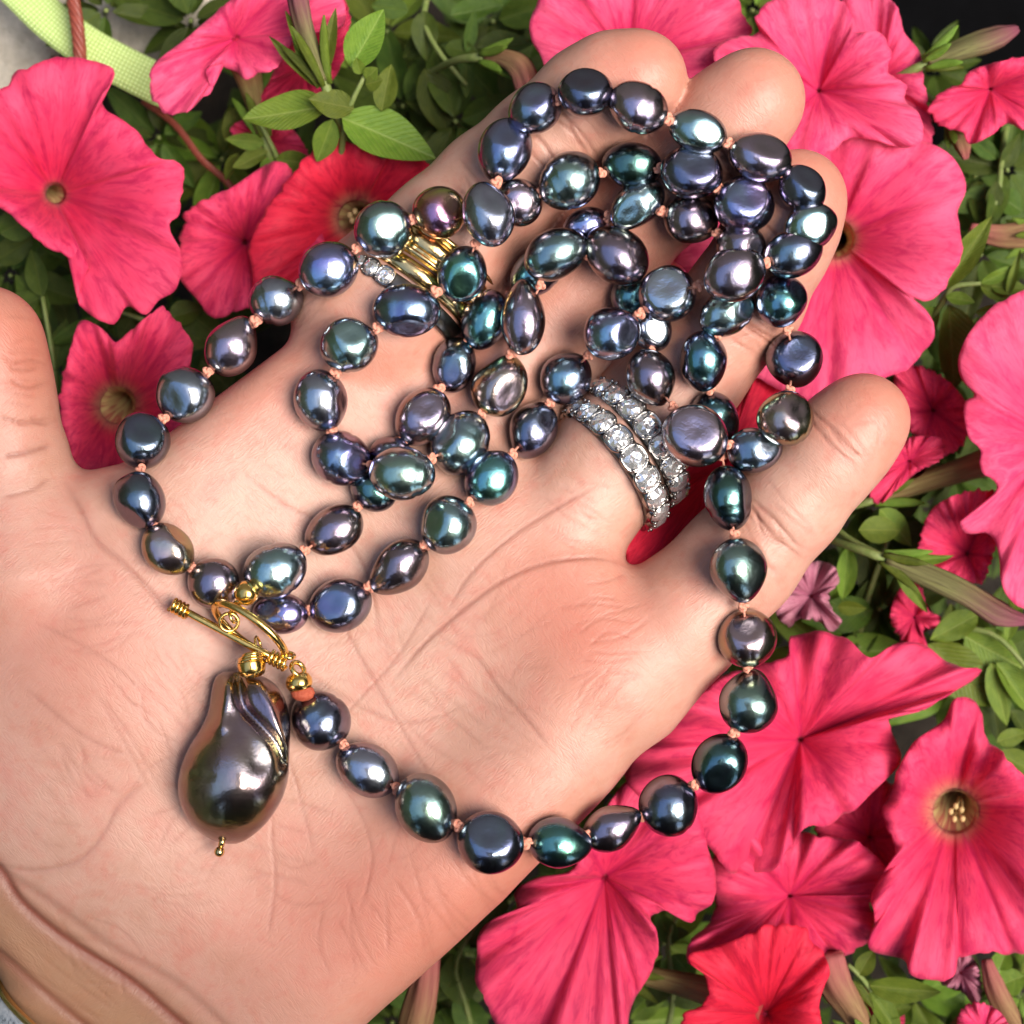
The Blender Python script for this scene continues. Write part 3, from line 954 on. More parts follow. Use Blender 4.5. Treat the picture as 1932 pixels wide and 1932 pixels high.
def shoot(label, stem, leaves, dark=False, name="leafy_shoot", group="petunia shoots", r0=8, seed=0):
    """stem: list of (u,v,z); leaves: (bu,bv,tu,tv,width,z0,z1)"""
    rr = random.Random(seed)
    path = catmull(np.array([W(*p) for p in stem]), 12)
    e = thing(name, label, "plant shoot", path[0], group)
    v, f, _ = sweep(path, np.linspace(r0, r0 * .6, 12), 8)
    part("stem", v, f, MAT_STEM, e)
    for i, L in enumerate(leaves):
        bu, bv, tu, tv, w, z0, z1 = L
        leaf(e, W(bu, bv, z0), W(tu, tv, z1), w, rr.randrange(6), dark, rr.uniform(-.35, .35))
    return e


shoot("bright green leafy shoot growing between the top left pink flower and the index finger",
      [(640, 330, -460), (650, 240, -360), (665, 190, -310), (690, 140, -290)],
      [(662, 128, 724, 18, 74, -300, -270), (645, 222, 822, 298, 108, -330, -350), (620, 200, 460, 228, 84, -330, -350), (668, 205, 582, 188, 62, -315, -300),
       (628, 225, 598, 305, 52, -350, -400), (690, 150, 712, 128, 34, -285, -265), (680, 140, 672, 108, 26, -285, -262), (690, 160, 722, 150, 36, -288, -270),
       (600, 165, 507, 70, 26, -320, -290), (585, 120, 538, 20, 24, -310, -280), (605, 150, 634, 14, 30, -310, -275), (600, 160, 548, 60, 24, -315, -280), (720, 210, 738, 120, 50, -330, -330)], seed=1)
shoot("small leaf cluster below the left end of the bright shoot",
      [(560, 360, -600), (525, 300, -540), (500, 250, -500), (480, 215, -490)],
      [(500, 270, 425, 262, 36, -520, -510), (505, 285, 440, 318, 40, -520, -530), (520, 300, 600, 312, 48, -530, -550), (515, 295, 500, 340, 40, -540, -560), (450, 290, 425, 340, 28, -560, -600), (455, 200, 425, 270, 44, -590, -620)], seed=2)
shoot("dark leafy shoot above the pale curled bud",
      [(810, -20, -700), (800, 40, -640), (830, 100, -600), (880, 160, -600)],
      [(800, 20, 805, 115, 60, -620, -640), (770, 20, 700, 10, 50, -640, -640), (840, 90, 905, 100, 44, -600, -590), (850, 30, 950, 10, 60, -640, -660), (880, 100, 895, 20, 30, -590, -600), (800, 130, 850, 260, 90, -640, -700), (900, 90, 1010, 80, 64, -660, -680), (880, 120, 880, 185, 30, -600, -620), (820, 60, 760, 110, 50, -660, -700)], dark=True, seed=3)
shoot("slim upright leaf shoot between the two right hand flowers",
      [(1760, 600, -520), (1785, 560, -470), (1800, 540, -450), (1850, 535, -440)],
      [(1780, 545, 1872, 408, 56, -440, -420), (1785, 560, 1840, 570, 30, -460, -450), (1790, 575, 1800, 735, 96, -480, -560), (1770, 580, 1690, 660, 60, -500, -560), (1850, 535, 1925, 500, 26, -440, -430), (1870, 540, 1940, 545, 40, -440, -430), (1850, 540, 1910, 570, 34, -445, -440), (1840, 590, 1920, 580, 30, -480, -470), (1900, 560, 1925, 470, 20, -430, -420)], seed=4)
shoot("dark shoot behind the right edge above the big cut flower",
      [(1900, 230, -700), (1890, 300, -640), (1880, 380, -620), (1840, 480, -640)],
      [(1880, 300, 1820, 250, 40, -640, -640), (1890, 320, 1925, 250, 40, -640, -620), (1880, 360, 1800, 400, 60, -640, -660), (1885, 370, 1930, 400, 70, -640, -660), (1870, 400, 1880, 340, 40, -620, -610), (1860, 430, 1810, 480, 50, -640, -660)], dark=True, seed=5)
shoot("leafy shoot with a long stem crossing under the purple tipped bud",
      [(1560, 980, -520), (1600, 1015, -460), (1660, 1045, -400), (1690, 1060, -380)],
      [(1690, 1060, 1800, 1050, 24, -380, -360), (1690, 1075, 1750, 1155, 28, -380, -380), (1700, 1070, 1800, 1085, 26, -370, -360), (1600, 1030, 1590, 1135, 46, -460, -520), (1620, 1000, 1700, 1000, 60, -470, -490), (1660, 960, 1720, 1030, 56, -500, -520), (1580, 1145, 1635, 1148, 34, -520, -500)], seed=6)
shoot("broad leaved shoot at the right edge below the purple tipped bud",
      [(1740, 1240, -620), (1800, 1190, -560), (1880, 1200, -520), (1960, 1290, -500)],
      [(1845, 1160, 1755, 1208, 60, -520, -530), (1750, 1215, 1875, 1330, 110, -560, -580), (1820, 1200, 1930, 1260, 100, -560, -560), (1900, 1210, 1925, 1090, 34, -520, -510), (1870, 1250, 1900, 1370, 50, -540, -560), (1880, 1250, 1950, 1350, 60, -540, -560), (1880, 1400, 1940, 1380, 40, -540, -540), (1880, 1420, 1960, 1460, 50, -540, -560), (1900, 1130, 1945, 1140, 40, -500, -500)], seed=7)
shoot("leafy shoot between the red bottom flower and the lower right flower",
      [(1700, 1990, -560), (1660, 1900, -500), (1630, 1850, -460), (1600, 1820, -440)],
      [(1640, 1860, 1775, 1872, 56, -460, -440), (1620, 1840, 1650, 1790, 40, -450, -440), (1640, 1870, 1700, 1960, 50, -470, -480), (1600, 1850, 1625, 1915, 24, -450, -450), (1610, 1850, 1650, 1905, 20, -450, -450), (1660, 1910, 1720, 1900, 36, -490, -480), (1650, 1880, 1690, 1990, 40, -480, -500)], seed=8)
shoot("small bright leaves in the bottom right corner",
      [(1900, 1990, -560), (1890, 1900, -520), (1880, 1850, -500), (1890, 1800, -490)],
      [(1885, 1850, 1850, 1830, 50, -500, -490), (1885, 1860, 1935, 1840, 60, -500, -490), (1885, 1830, 1900, 1790, 44, -490, -480), (1890, 1900, 1930, 1890, 40, -520, -510), (1885, 1900, 1850, 1930, 60, -530, -540)], seed=9)
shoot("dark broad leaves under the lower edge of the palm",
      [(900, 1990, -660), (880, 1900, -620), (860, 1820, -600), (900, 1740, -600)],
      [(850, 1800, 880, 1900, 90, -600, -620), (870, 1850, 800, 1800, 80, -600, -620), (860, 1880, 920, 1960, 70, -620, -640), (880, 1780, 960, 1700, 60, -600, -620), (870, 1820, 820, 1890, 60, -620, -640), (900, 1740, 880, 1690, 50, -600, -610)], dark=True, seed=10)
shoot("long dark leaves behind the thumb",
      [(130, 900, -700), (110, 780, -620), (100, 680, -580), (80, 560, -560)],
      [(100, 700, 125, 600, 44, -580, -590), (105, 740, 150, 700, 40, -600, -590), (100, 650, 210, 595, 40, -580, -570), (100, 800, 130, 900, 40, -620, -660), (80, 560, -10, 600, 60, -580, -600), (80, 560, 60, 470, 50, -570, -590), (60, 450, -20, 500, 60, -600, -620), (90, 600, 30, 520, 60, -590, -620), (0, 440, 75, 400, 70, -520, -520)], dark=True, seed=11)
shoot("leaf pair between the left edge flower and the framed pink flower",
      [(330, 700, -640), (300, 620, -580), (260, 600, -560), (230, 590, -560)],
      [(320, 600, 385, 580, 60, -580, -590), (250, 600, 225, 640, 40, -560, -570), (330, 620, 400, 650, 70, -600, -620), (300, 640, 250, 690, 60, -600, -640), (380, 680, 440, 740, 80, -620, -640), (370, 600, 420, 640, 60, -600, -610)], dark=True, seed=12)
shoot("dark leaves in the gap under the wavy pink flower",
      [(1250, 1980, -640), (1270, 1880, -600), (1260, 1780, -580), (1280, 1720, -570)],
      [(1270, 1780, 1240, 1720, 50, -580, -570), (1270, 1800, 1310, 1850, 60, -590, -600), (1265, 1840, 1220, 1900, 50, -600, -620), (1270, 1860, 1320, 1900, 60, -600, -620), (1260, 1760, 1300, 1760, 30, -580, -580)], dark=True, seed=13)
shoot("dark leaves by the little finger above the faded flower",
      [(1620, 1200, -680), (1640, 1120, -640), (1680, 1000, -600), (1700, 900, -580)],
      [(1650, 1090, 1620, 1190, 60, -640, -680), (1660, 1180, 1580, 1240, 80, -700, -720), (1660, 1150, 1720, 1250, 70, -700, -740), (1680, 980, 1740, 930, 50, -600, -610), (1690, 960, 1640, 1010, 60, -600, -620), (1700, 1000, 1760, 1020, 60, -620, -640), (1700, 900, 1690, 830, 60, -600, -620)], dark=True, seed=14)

# deeper filler shoots, each a plant of its own
FILL = [
    (360, 40, "the top left pink flower"), (300, 260, "the end of the lime strap"), (420, 300, "the deep pink left flower"), (730, 60, "the top of the bright leafy shoot"), (760, 200, "the bright leafy shoot"), (930, 40, "the small white stone"),
    (860, 230, "the index finger"), (950, 200, "the pale curled bud"), (700, 330, "the red flower at the index finger"), (60, 430, "the left edge flower"), (20, 520, "the tip of the thumb"), (150, 640, "the framed pink flower"), (180, 520, "the lower lobes of the left edge flower"),
    (420, 620, "the deep pink left flower and the pearls"), (1420, 20, "the two top pink flowers"), (1760, 130, "the slender mauve bud"), (1840, 330, "the red pink flower at the right edge"), (1900, 320, "the right edge"), (1850, 480, "the slim upright leaf"), (1920, 470, "the dry brown bud"),
    (1780, 700, "the largest right hand flower"), (1740, 780, "the little finger tip"), (1800, 900, "the brown flower tube"), (1650, 950, "the little finger"), (1720, 1060, "the long stem"), (1620, 1220, "the wavy pink flower"), (1660, 1150, "the small pointed petal"),
    (1860, 1240, "the right edge flower"), (1900, 1330, "the lower right flower"), (1800, 1290, "the pointed lobe of the wavy flower"), (1900, 1430, "the lower right flower at the edge"), (1630, 1580, "the pale gap beside the lower right flower"), (1620, 1740, "the lower right flower's left lobe"),
    (1720, 1880, "the striped bud tube"), (1830, 1900, "the corner leaves"), (1920, 1870, "the bottom right corner"), (1250, 1780, "the large bottom flower"), (1180, 1930, "the gap right of the large bottom flower"), (960, 1700, "the heel of the palm"), (880, 1800, "the broad dark leaves"), (820, 1900, "the broad pinkish tube"), (740, 1930, "the bottom edge of the palm"),
    (1100, 1580, "the palm edge and the pearls"), (1380, 980, "the crook of the little finger"), (1210, 1480, "the side of the palm"), (600, 60, "the dark pink hidden flower"), (1030, 20, "the rose flower at the index tip"), (40, 160, "the pale buff stone"), (200, 20, "the grey stone"), (1560, 1230, "the faded mauve flower"),
]
for k, (u, v, what) in enumerate(FILL):
    rr = random.Random(500 + k)
    z = rr.uniform(-980, -720)
    nl = rr.randrange(7, 11)
    a0 = rr.uniform(0, 6.28)
    lv = []
    for i in range(nl):
        a = a0 + i * 2.4
        L = rr.uniform(85, 165)
        hh = z + 15 * i
        bu, bv = u + 12 * math.cos(a), v + 12 * math.sin(a)
        lv.append((bu, bv, u + L * math.cos(a), v + L * math.sin(a), L * rr.uniform(.35, .55), hh, hh + rr.uniform(-70, 40)))
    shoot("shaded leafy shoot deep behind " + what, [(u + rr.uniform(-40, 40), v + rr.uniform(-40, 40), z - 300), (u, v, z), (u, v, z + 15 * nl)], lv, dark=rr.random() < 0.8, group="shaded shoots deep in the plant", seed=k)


def understory():
    """uncountable small leaves far down in the basket"""
    r = np.random.default_rng(5)
    vs_, fs = [], []
    for i in range(2600):
        u, v = r.uniform(-250, 2180), r.uniform(-250, 2180)
        if u > 1600 and v < 230:
            continue
        if u < 380 and v < 260:
            continue
        z = r.uniform(-1350, -1000)
        a, L, w = r.uniform(0, 6.28), r.uniform(50, 120), r.uniform(16, 34)
        c = W(u, v, z)
        d = np.array([math.cos(a), math.sin(a), r.uniform(-.4, .4)])
        s = np.array([-math.sin(a), math.cos(a), r.uniform(-.5, .5)])
        k = len(vs_)
        vs_ += [c, c + d * L * .4 + s * w, c + d * L, c + d * L * .4 - s * w, c + d * L * .45 - np.array([0, 0, 8])]
        fs += [(k, k + 1, k + 4), (k + 1, k + 2, k + 4), (k + 2, k + 3, k + 4), (k + 3, k, k + 4)]
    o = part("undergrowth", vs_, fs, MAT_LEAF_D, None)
    tag(o, "dark mass of small leaves deep under the petunias", "foliage", kind="stuff")
    # uv for the leaf material
    n = len(vs_) // 5
    uvs(o.data, np.tile([(0, .5), (.4, 1), (1, .5), (.4, 0), (.45, .5)], (n, 1)))


understory()

# ------------------------------------------------------------------ the hand (one continuous surface)
FING = {
    'index': [(700, 600, -160, 150), (848, 455, -150, 128), (935, 364, -132, 118), (1022, 282, -90, 110), (1113, 194, -35, 103), (1160, 165, -8, 100), (1204, 150, 12, 92)],
    'middle': [(960, 690, -225, 130), (1050, 575, -215, 117), (1150, 457, -170, 112), (1250, 352, -105, 110), (1345, 265, -35, 106), (1385, 225, -3, 103), (1421, 190, 18, 97)],
    'ring': [(1080, 962, -165, 125), (1176, 842, -150, 117), (1292, 700, -150, 114), (1406, 563, -110, 109), (1462, 460, -58, 103), (1487, 410, -32, 99), (1504, 375, -18, 92)],
    'little': [(1170, 1265, -130, 150), (1280, 1172, -115, 122), (1395, 1056, -95, 110), (1490, 946, -65, 102), (1560, 866, -40, 96), (1600, 822, -30, 93), (1628, 792, -22, 88)],
    'thumb': [(40, 1060, -110, 190), (5, 880, -80, 122), (-15, 760, -55, 114), (-25, 700, -45, 112), (-28, 648, -40, 110)],
    'web': [(930, 760, -250, 130), (1060, 700, -262, 120), (1160, 640, -268, 95), (1235, 560, -260, 75)],
}
PALM = [(150, 892), (190, 884), (235, 873), (300, 832), (410, 745), (480, 692), (540, 646), (600, 600), (680, 545), (830, 560), (920, 660), (980, 780), (1030, 890), (1090, 965), (1160, 1030), (1194, 1080), (1260, 1150), (1300, 1230), (1288, 1292), (1240, 1362), (1205, 1420), (1170, 1470), (1125, 1520), (1080, 1564), (1035, 1608), (990, 1652), (955, 1690), (920, 1722), (850, 1788), (770, 1860), (690, 1932), (560, 2080), (430, 2300), (-220, 2300), (-80, 1990), (-5, 1886), (-12, 1830), (-60, 1740), (-160, 1600), (-230, 1400), (-220, 1200), (-130, 1060), (0, 960), (90, 905)]


def build_hand():
    h = 8.0
    lo = np.array([-1330., -1330., -330.])
    hi = np.array([800., 920., 130.])
    n = ((hi - lo) / h).astype(int) + 1
    ax = [lo[i] + h * np.arange(n[i]) for i in range(3)]
    X, Y = np.meshgrid(ax[0], ax[1], indexing='ij')
    Z = ax[2]
    # palm: rounded slab with a sculpted top
    zmid = -105.0
    poly = np.array([W(u, v, zmid)[:2] for u, v in catmull(PALM, 130, True)])
    d2 = np.full(X.shape, 1e9)
    inside = np.zeros(X.shape, bool)
    for i in range(len(poly)):
        a, b = poly[i], poly[(i + 1) % len(poly)]
        e = b - a
        wx, wy = X - a[0], Y - a[1]
        t = np.clip((wx * e[0] + wy * e[1]) / (e @ e + 1e-9), 0, 1)
        d2 = np.minimum(d2, (wx - e[0] * t) ** 2 + (wy - e[1] * t) ** 2)
        c = ((a[1] <= Y) & (b[1] > Y)) | ((b[1] <= Y) & (a[1] > Y))
        inside ^= c & (X < a[0] + (Y - a[1]) / (e[1] + 1e-12) * e[0])
    d2 = np.sqrt(d2)
    d2[inside] *= -1
    U, V = X + 966, 966 - Y

    def g(u, v, su, sv, ang=0.0):
        ca, sa = math.cos(ang), math.sin(ang)
        du, dv = U - u, V - v
        p, q = du * ca + dv * sa, -du * sa + dv * ca
        return np.exp(-0.5 * ((p / su) ** 2 + (q / sv) ** 2))
    top = -22 + 78 * g(150, 1290, 210, 280, 0.2) + 58 * g(860, 1610, 290, 110, -0.8) + 36 * g(1085, 1240, 120, 100, -0.8)
    top += -58 * g(640, 1100, 210, 230) - 16 * g(900, 1330, 60, 190, 0.85) - 105 * g(960, 660, 190, 170) + 14 * g(420, 900, 130, 90, -0.7) + 12 * g(860, 1010, 90, 90)
    top += -34 * g(120, 2000, 220, 190) + 16 * g(380, 1740, 300, 70, 0.6)
    H, R = 108.0, 100.0
    mid = top - H
    d2 = d2.astype(np.float32)
    mid = mid.astype(np.float32)
    Z = Z.astype(np.float32)
    q1 = np.broadcast_to((d2 + np.float32(R))[:, :, None], n)
    q2 = np.abs(Z[None, None, :] - mid[:, :, None]) - (H - R)
    F = np.minimum(np.maximum(q1, q2), 0) + np.sqrt(np.maximum(q1, 0) ** 2 + np.maximum(q2, 0) ** 2) - R
    F = F.astype(np.float32)
    G = np.full(n, 400.0, np.float32)
    for name, ch in FING.items():
        ch = [(*W(u, v, z), r * (1 - z / D)) for u, v, z, r in ch]
        L3 = np.min([c[:3] - (c[3] + 70) for c in map(np.array, ch)], 0)
        H3 = np.max([c[:3] + (c[3] + 70) for c in map(np.array, ch)], 0)
        i0 = np.clip(((L3 - lo) / h).astype(int), 0, n - 1)
        i1 = np.clip(((H3 - lo) / h).astype(int) + 1, 1, n)
        sl = tuple(slice(i0[k], i1[k]) for k in range(3))
        xs_ = ax[0][sl[0]][:, None, None].astype(np.float32)
        ys_ = ax[1][sl[1]][None, :, None].astype(np.float32)
        zs_ = ax[2][sl[2]][None, None, :].astype(np.float32)
        Fi = None
        for a, b in zip(ch[:-1], ch[1:]):
            a, b = np.array(a, np.float32), np.array(b, np.float32)
            e = b[:3] - a[:3]
            xx, yy, zz = xs_ - a[0], ys_ - a[1], zs_ - a[2]
            t = np.clip((xx * e[0] + yy * e[1] + zz * e[2]) / np.float32(e @ e), 0, 1)
            dd = np.sqrt((xx - t * e[0]) ** 2 + (yy - t * e[1]) ** 2 + ((zz - t * e[2]) * np.float32(1.04)) ** 2) - (a[3] + t * (b[3] - a[3]))
            if Fi is None:
                Fi = dd
            else:
                hh = np.clip(0.5 + (Fi - dd) * np.float32(0.5 / 26), 0, 1)
                Fi = Fi * (1 - hh) + dd * hh - 26 * hh * (1 - hh)
        cur = G[sl]
        kk = 5.0
        hh = np.clip(0.5 + 0.5 * (cur - Fi) / kk, 0, 1)
        G[sl] = cur * (1 - hh) + Fi * hh - kk * hh * (1 - hh)
    kk = 34.0
    hh = np.clip(0.5 + 0.5 * (F - G) / kk, 0, 1)
    F = F * (1 - hh) + G * hh - kk * hh * (1 - hh)
    # close the wrist and thumb where they leave the frame
    F = np.maximum(F, (-1290 - X)[:, :, None])
    F = np.maximum(F, (-1300 - Y)[:, :, None])
    # surface nets
    s = F < 0
    cs = [(i, j, k) for i in (0, 1) for j in (0, 1) for k in (0, 1)]

    def cor(A, i, j, k):
        return A[i:n[0] - 1 + i, j:n[1] - 1 + j, k:n[2] - 1 + k]
    cnt = sum(cor(s, *c).astype(np.int8) for c in cs)
    act = (cnt > 0) & (cnt < 8)
    ids = np.full(act.shape, -1, np.int64)
    ids[act] = np.arange(act.sum())
    ci = np.argwhere(act)
    acc = np.zeros((len(ci), 3))
    num = np.zeros(len(ci))
    val = {c: F[ci[:, 0] + c[0], ci[:, 1] + c[1], ci[:, 2] + c[2]].astype(float) for c in cs}
    for c in cs:
        for axn in range(3):
            if c[axn] == 0:
                c2 = tuple(1 if k == axn else c[k] for k in range(3))
                va, vb = val[c], val[c2]
                m = (va < 0) != (vb < 0)
                t = np.where(m, va / (va - vb + 1e-12), 0)
                p = np.array(c, float)[None, :].repeat(len(ci), 0)
                p[:, axn] += t
                acc[m] += p[m]
                num[m] += 1
    vs_ = (ci + acc / num[:, None]) * h + lo
    faces = []
    for axn in range(3):
        o1, o2 = (axn + 1) % 3, (axn + 2) % 3
        sl0 = [slice(1, -1)] * 3
        sl0[axn] = slice(0, -1)
        sl1 = [slice(1, -1)] * 3
        sl1[axn] = slice(1, None)
        A, B = s[tuple(sl0)], s[tuple(sl1)]
        e = np.argwhere(A != B)
        inn = A[tuple(e.T)]
        base = e.copy()
        for k in range(3):
            if k != axn:
                base[:, k] += 1
        quad = []
        for d1, d2_ in ((-1, -1), (0, -1), (0, 0), (-1, 0)):
            q = base.copy()
            q[:, o1] += d1
            q[:, o2] += d2_
            quad.append(ids[q[:, 0], q[:, 1], q[:, 2]])
        quad = np.stack(quad, 1)
        quad[~inn] = quad[~inn][:, ::-1]
        faces.append(quad)
    faces = np.concatenate(faces)
    faces = faces[(faces >= 0).all(1)]
    # laplacian smoothing
    e0 = np.concatenate([faces[:, [0, 1]], faces[:, [1, 2]], faces[:, [2, 3]], faces[:, [3, 0]]])
    for it in range(4):
        sm = np.zeros_like(vs_)
        nn = np.zeros(len(vs_))
        for a in range(3):
            sm[:, a] = np.bincount(e0[:, 0], vs_[e0[:, 1], a], len(vs_)) + np.bincount(e0[:, 1], vs_[e0[:, 0], a], len(vs_))
        nn = np.bincount(e0[:, 0], minlength=len(vs_)) + np.bincount(e0[:, 1], minlength=len(vs_))
        sm /= np.maximum(nn, 1)[:, None]
        f = 0.55 if it % 2 == 0 else -0.5
        vs_ = vs_ + f * (sm - vs_)
    me = bpy.data.meshes.new("hand_base")
    me.from_pydata((vs_ * S).tolist(), [], faces.tolist())
    me.update()
    tmp = bpy.data.objects.new("hand_base", me)
    COL.objects.link(tmp)
    md = tmp.modifiers.new("s", 'SUBSURF')
    md.levels = md.render_levels = 1
    dg = bpy.context.evaluated_depsgraph_get()
    ev = tmp.evaluated_get(dg)
    me2 = bpy.data.meshes.new_from_object(ev)
    bpy.data.objects.remove(tmp)
    bpy.data.meshes.remove(me)
    nv = len(me2.vertices)
    co = np.empty(nv * 3, np.float32)
    me2.vertices.foreach_get("co", co)
    co = co.reshape(-1, 3).astype(float) / S
    no = np.empty(nv * 3, np.float32)
    me2.vertices.foreach_get("normal", no)
    no = no.reshape(-1, 3)
    if no[np.argmax(co[:, 2])][2] < 0:
        me2.flip_normals()
        no = -no
    k = 1 - co[:, 2] / D
    u, v = 966 + co[:, 0] / k, 966 - co[:, 1] / k
    up = np.clip(no[:, 2] * 2, 0, 1)
    disp = np.zeros(nv)
    cre = np.zeros(nv)

    def crease(pts, depth, width, col=1.0, lip=0.35, taper=True):
        width, lip, depth = (width * 0.55, 0.0, depth * 0.42) if taper else (width * .75, 0.0, depth * 0.7)
        pts = catmull(pts, max(8, len(pts) * 6))
        m = (u > pts[:, 0].min() - 60) & (u < pts[:, 0].max() + 60) & (v > pts[:, 1].min() - 60) & (v < pts[:, 1].max() + 60)
        idx = np.nonzero(m)[0]
        if not len(idx):
            return
        pu, pv = u[idx], v[idx]
        best = np.full(len(idx), 1e9)
        tt = np.zeros(len(idx))
        for i in range(len(pts) - 1):
            a, e = pts[i], pts[i + 1] - pts[i]
            t = np.clip(((pu - a[0]) * e[0] + (pv - a[1]) * e[1]) / (e @ e + 1e-9), 0, 1)
            d = (pu - a[0] - t * e[0]) ** 2 + (pv - a[1] - t * e[1]) ** 2
            b = d < best
            best[b] = d[b]
            tt[b] = (i + t[b]) / (len(pts) - 1)
        d = np.sqrt(best)
        fade = np.clip(np.minimum(tt, 1 - tt) * 6, 0.1, 1) if taper else 1.0
        gg = np.exp(-(d / width) ** 2) * fade
        disp[idx] -= depth * (gg - lip * np.exp(-((d - 2.4 * width) / (1.5 * width)) ** 2) * fade) * up[idx]
        cre[idx] = np.maximum(cre[idx], col * (0.62 * np.exp(-(d / (width * 1.1)) ** 2) + 0.38 * np.exp(-(d / (width * 3.2)) ** 2)) * fade * up[idx])  # narrow term tints the line, wide soft term paints the fold's shade
    q = 1 / 1.00725
    C = lambda pts: [(a * q, b * q) for a, b in pts]
    # wrist folds, their soft shade lines painted through the crease colour
    crease(C([(-60, 1600), (0, 1660), (36, 1713), (90, 1762), (145, 1802), (254, 1872), (326, 1934), (420, 2010)]), 12, 13, 1.0, 0.5, False)
    crease(C([(-20, 1640), (40, 1680), (90, 1713), (203, 1797), (275, 1836), (337, 1873), (420, 1945), (500, 2020)]), 4, 13, 0.35, 0.4, False)
    crease(C([(-80, 1760), (0, 1815), (60, 1866), (130, 1925), (200, 1980)]), 7, 12, 0.7, 0.5, False)
    # palm lines
    crease(C([(300, 1475), (232, 1521), (200, 1575), (174, 1612), (134, 1642), (60, 1655), (-30, 1640)]), 5, 9, 0.28)
    crease(C([(120, 905), (150, 965), (181, 1027), (232, 1070), (290, 1130), (330, 1190)]), 6, 8, 0.45)
    crease(C([(180, 900), (260, 985), (380, 1080), (480, 1180), (560, 1260), (680, 1340), (790, 1372), (926, 1318)]), 4, 6, 0.3)
    crease(C([(1195, 1075), (1130, 1060), (1040, 1070), (962, 1100), (890, 1150), (843, 1190), (803, 1226), (740, 1300)]), 6, 6, 0.6)
    crease(C([(1150, 915), (1050, 970), (962, 1027), (890, 1096), (843, 1172)]), 4.5, 6, 0.5)
    crease(C([(880, 1230), (919, 1268), (948, 1311), (999, 1366), (1050, 1430)]), 4, 6, 0.4)
    crease(C([(518, 1540), (516, 1590), (522, 1680), (507, 1790)]), 3, 6, 0.25)
    crease(C([(0, 868), (50, 860), (101, 844)]), 6, 7, 0.6)
    crease(C([(100, 905), (60, 930), (0, 945)]), 4, 6, 0.4)
    crease(C([(620, 1130), (690, 1260), (760, 1380), (830, 1500)]), 3, 6, 0.35)
    crease(C([(440, 880), (540, 960), (640, 1010), (700, 1100), (720, 1230)]), 3.5, 6, 0.4)
    crease(C([(830, 1120), (760, 1240), (690, 1320), (600, 1420)]), 2.5, 5, 0.35)
    crease(C([(640, 1480), (690, 1560), (706, 1640), (680, 1740)]), 2.5, 6, 0.22)
    crease(C([(500, 1330), (560, 1480), (600, 1640)]), 2.2, 5, 0.3)
    crease(C([(60, 1180), (180, 1240), (290, 1330)]), 2.2, 5, 0.3)
    crease(C([(40, 1300), (160, 1400), (260, 1440)]), 2.2, 5, 0.3)
    r = np.random.default_rng(3)
    # bundles of fine lines: (centre, along direction, count, spacing, length, depth)
    def bundle(cu, cv, ang, cnt_, gap, L, dep, jit=0.12, col=0.19):
        for i in range(cnt_):
            o_ = (i - cnt_ / 2) * gap + r.normal(0, gap * .25)
            a = ang + r.normal(0, jit)
            px_, py_ = cu - math.sin(ang) * o_ + r.normal(0, 12), cv + math.cos(ang) * o_ + r.normal(0, 12)
            l2 = L * r.uniform(.5, 1.1) / 2
            b = r.normal(0, 0.09 * L)
            crease([(px_ - math.cos(a) * l2, py_ - math.sin(a) * l2), (px_ - math.sin(a) * b, py_ + math.cos(a) * b), (px_ + math.cos(a) * l2, py_ + math.sin(a) * l2)], dep * 1.4, 5.0, col, 0.2)
    bundle(1085, 975, 0.5, 9, 15, 130, 1.5)
    bundle(1150, 1210, -0.15, 12, 15, 150, 1.6)
    bundle(1140, 1330, -0.85, 8, 17, 150, 1.5)
    bundle(880, 1700, 0.9, 9, 22, 150, 1.3)
    bundle(700, 1750, 1.25, 9, 22, 190, 1.4)
    bundle(420, 1220, 0.75, 12, 22, 220, 1.3)
    bundle(240, 1390, 0.9, 12, 24, 220, 1.3)
    bundle(180, 1160, -0.3, 8, 22, 170, 1.2)
    bundle(1420, 1030, 0.82, 9, 13, 150, 2.0)
    bundle(1470, 975, 0.80, 5, 15, 150, 1.4)
    bundle(1585, 840, 0.75, 5, 13, 130, 1.6)
    bundle(1430, 640, 0.55, 8, 14, 130, 1.6)
    bundle(1100, 230, 0.9, 5, 16, 130, 1.3)
    bundle(40, 700, 0.05, 12, 14, 120, 1.2)
    bundle(600, 620, -0.6, 8, 16, 120, 1.1)
    bundle(540, 1620, 0.2, 8, 24, 200, 1.2)
    bundle(380, 1560, -0.7, 8, 24, 200, 1.2)
    bundle(160, 1830, 0.68, 12, 11, 260, 1.4, 0.05)
    bundle(850, 1350, 0.6, 8, 26, 200, 1.1)
    for (cu, cv, an, L) in ((1425, 1035, 0.80, 170), (1455, 1000, 0.80, 165), (1583, 842, 0.75, 150), (1000, 275, 0.9, 170), (905, 385, 0.85, 190), (1440, 640, 0.58, 150), (1345, 285, 0.85, 150), (1490, 440, 0.5, 130), (1070, 245, 0.9, 150), (60, 800, 0.0, 120), (55, 700, 0.05, 110)):
        bundle(cu, cv, an, 3, 8, L, 4.2, 0.05, 0.42)
    for cu, cv, an, cnt_, gap, L in ((760, 1180, 0.9, 7, 30, 240), (600, 1250, -0.5, 7, 30, 220), (960, 1200, -0.6, 7, 26, 200), (950, 1420, 0.5, 8, 24, 200), (300, 1050, 0.5, 8, 24, 200), (120, 1060, 0.2, 7, 24, 180), (480, 960, 0.4, 6, 26, 180), (780, 1640, -0.3, 8, 26, 200), (330, 1680, 0.3, 7, 22, 190), (120, 1500, 0.5, 7, 22, 190)):
        bundle(cu, cv, an, cnt_, gap, L * 0.8, 0.8, 0.35, 0.11)
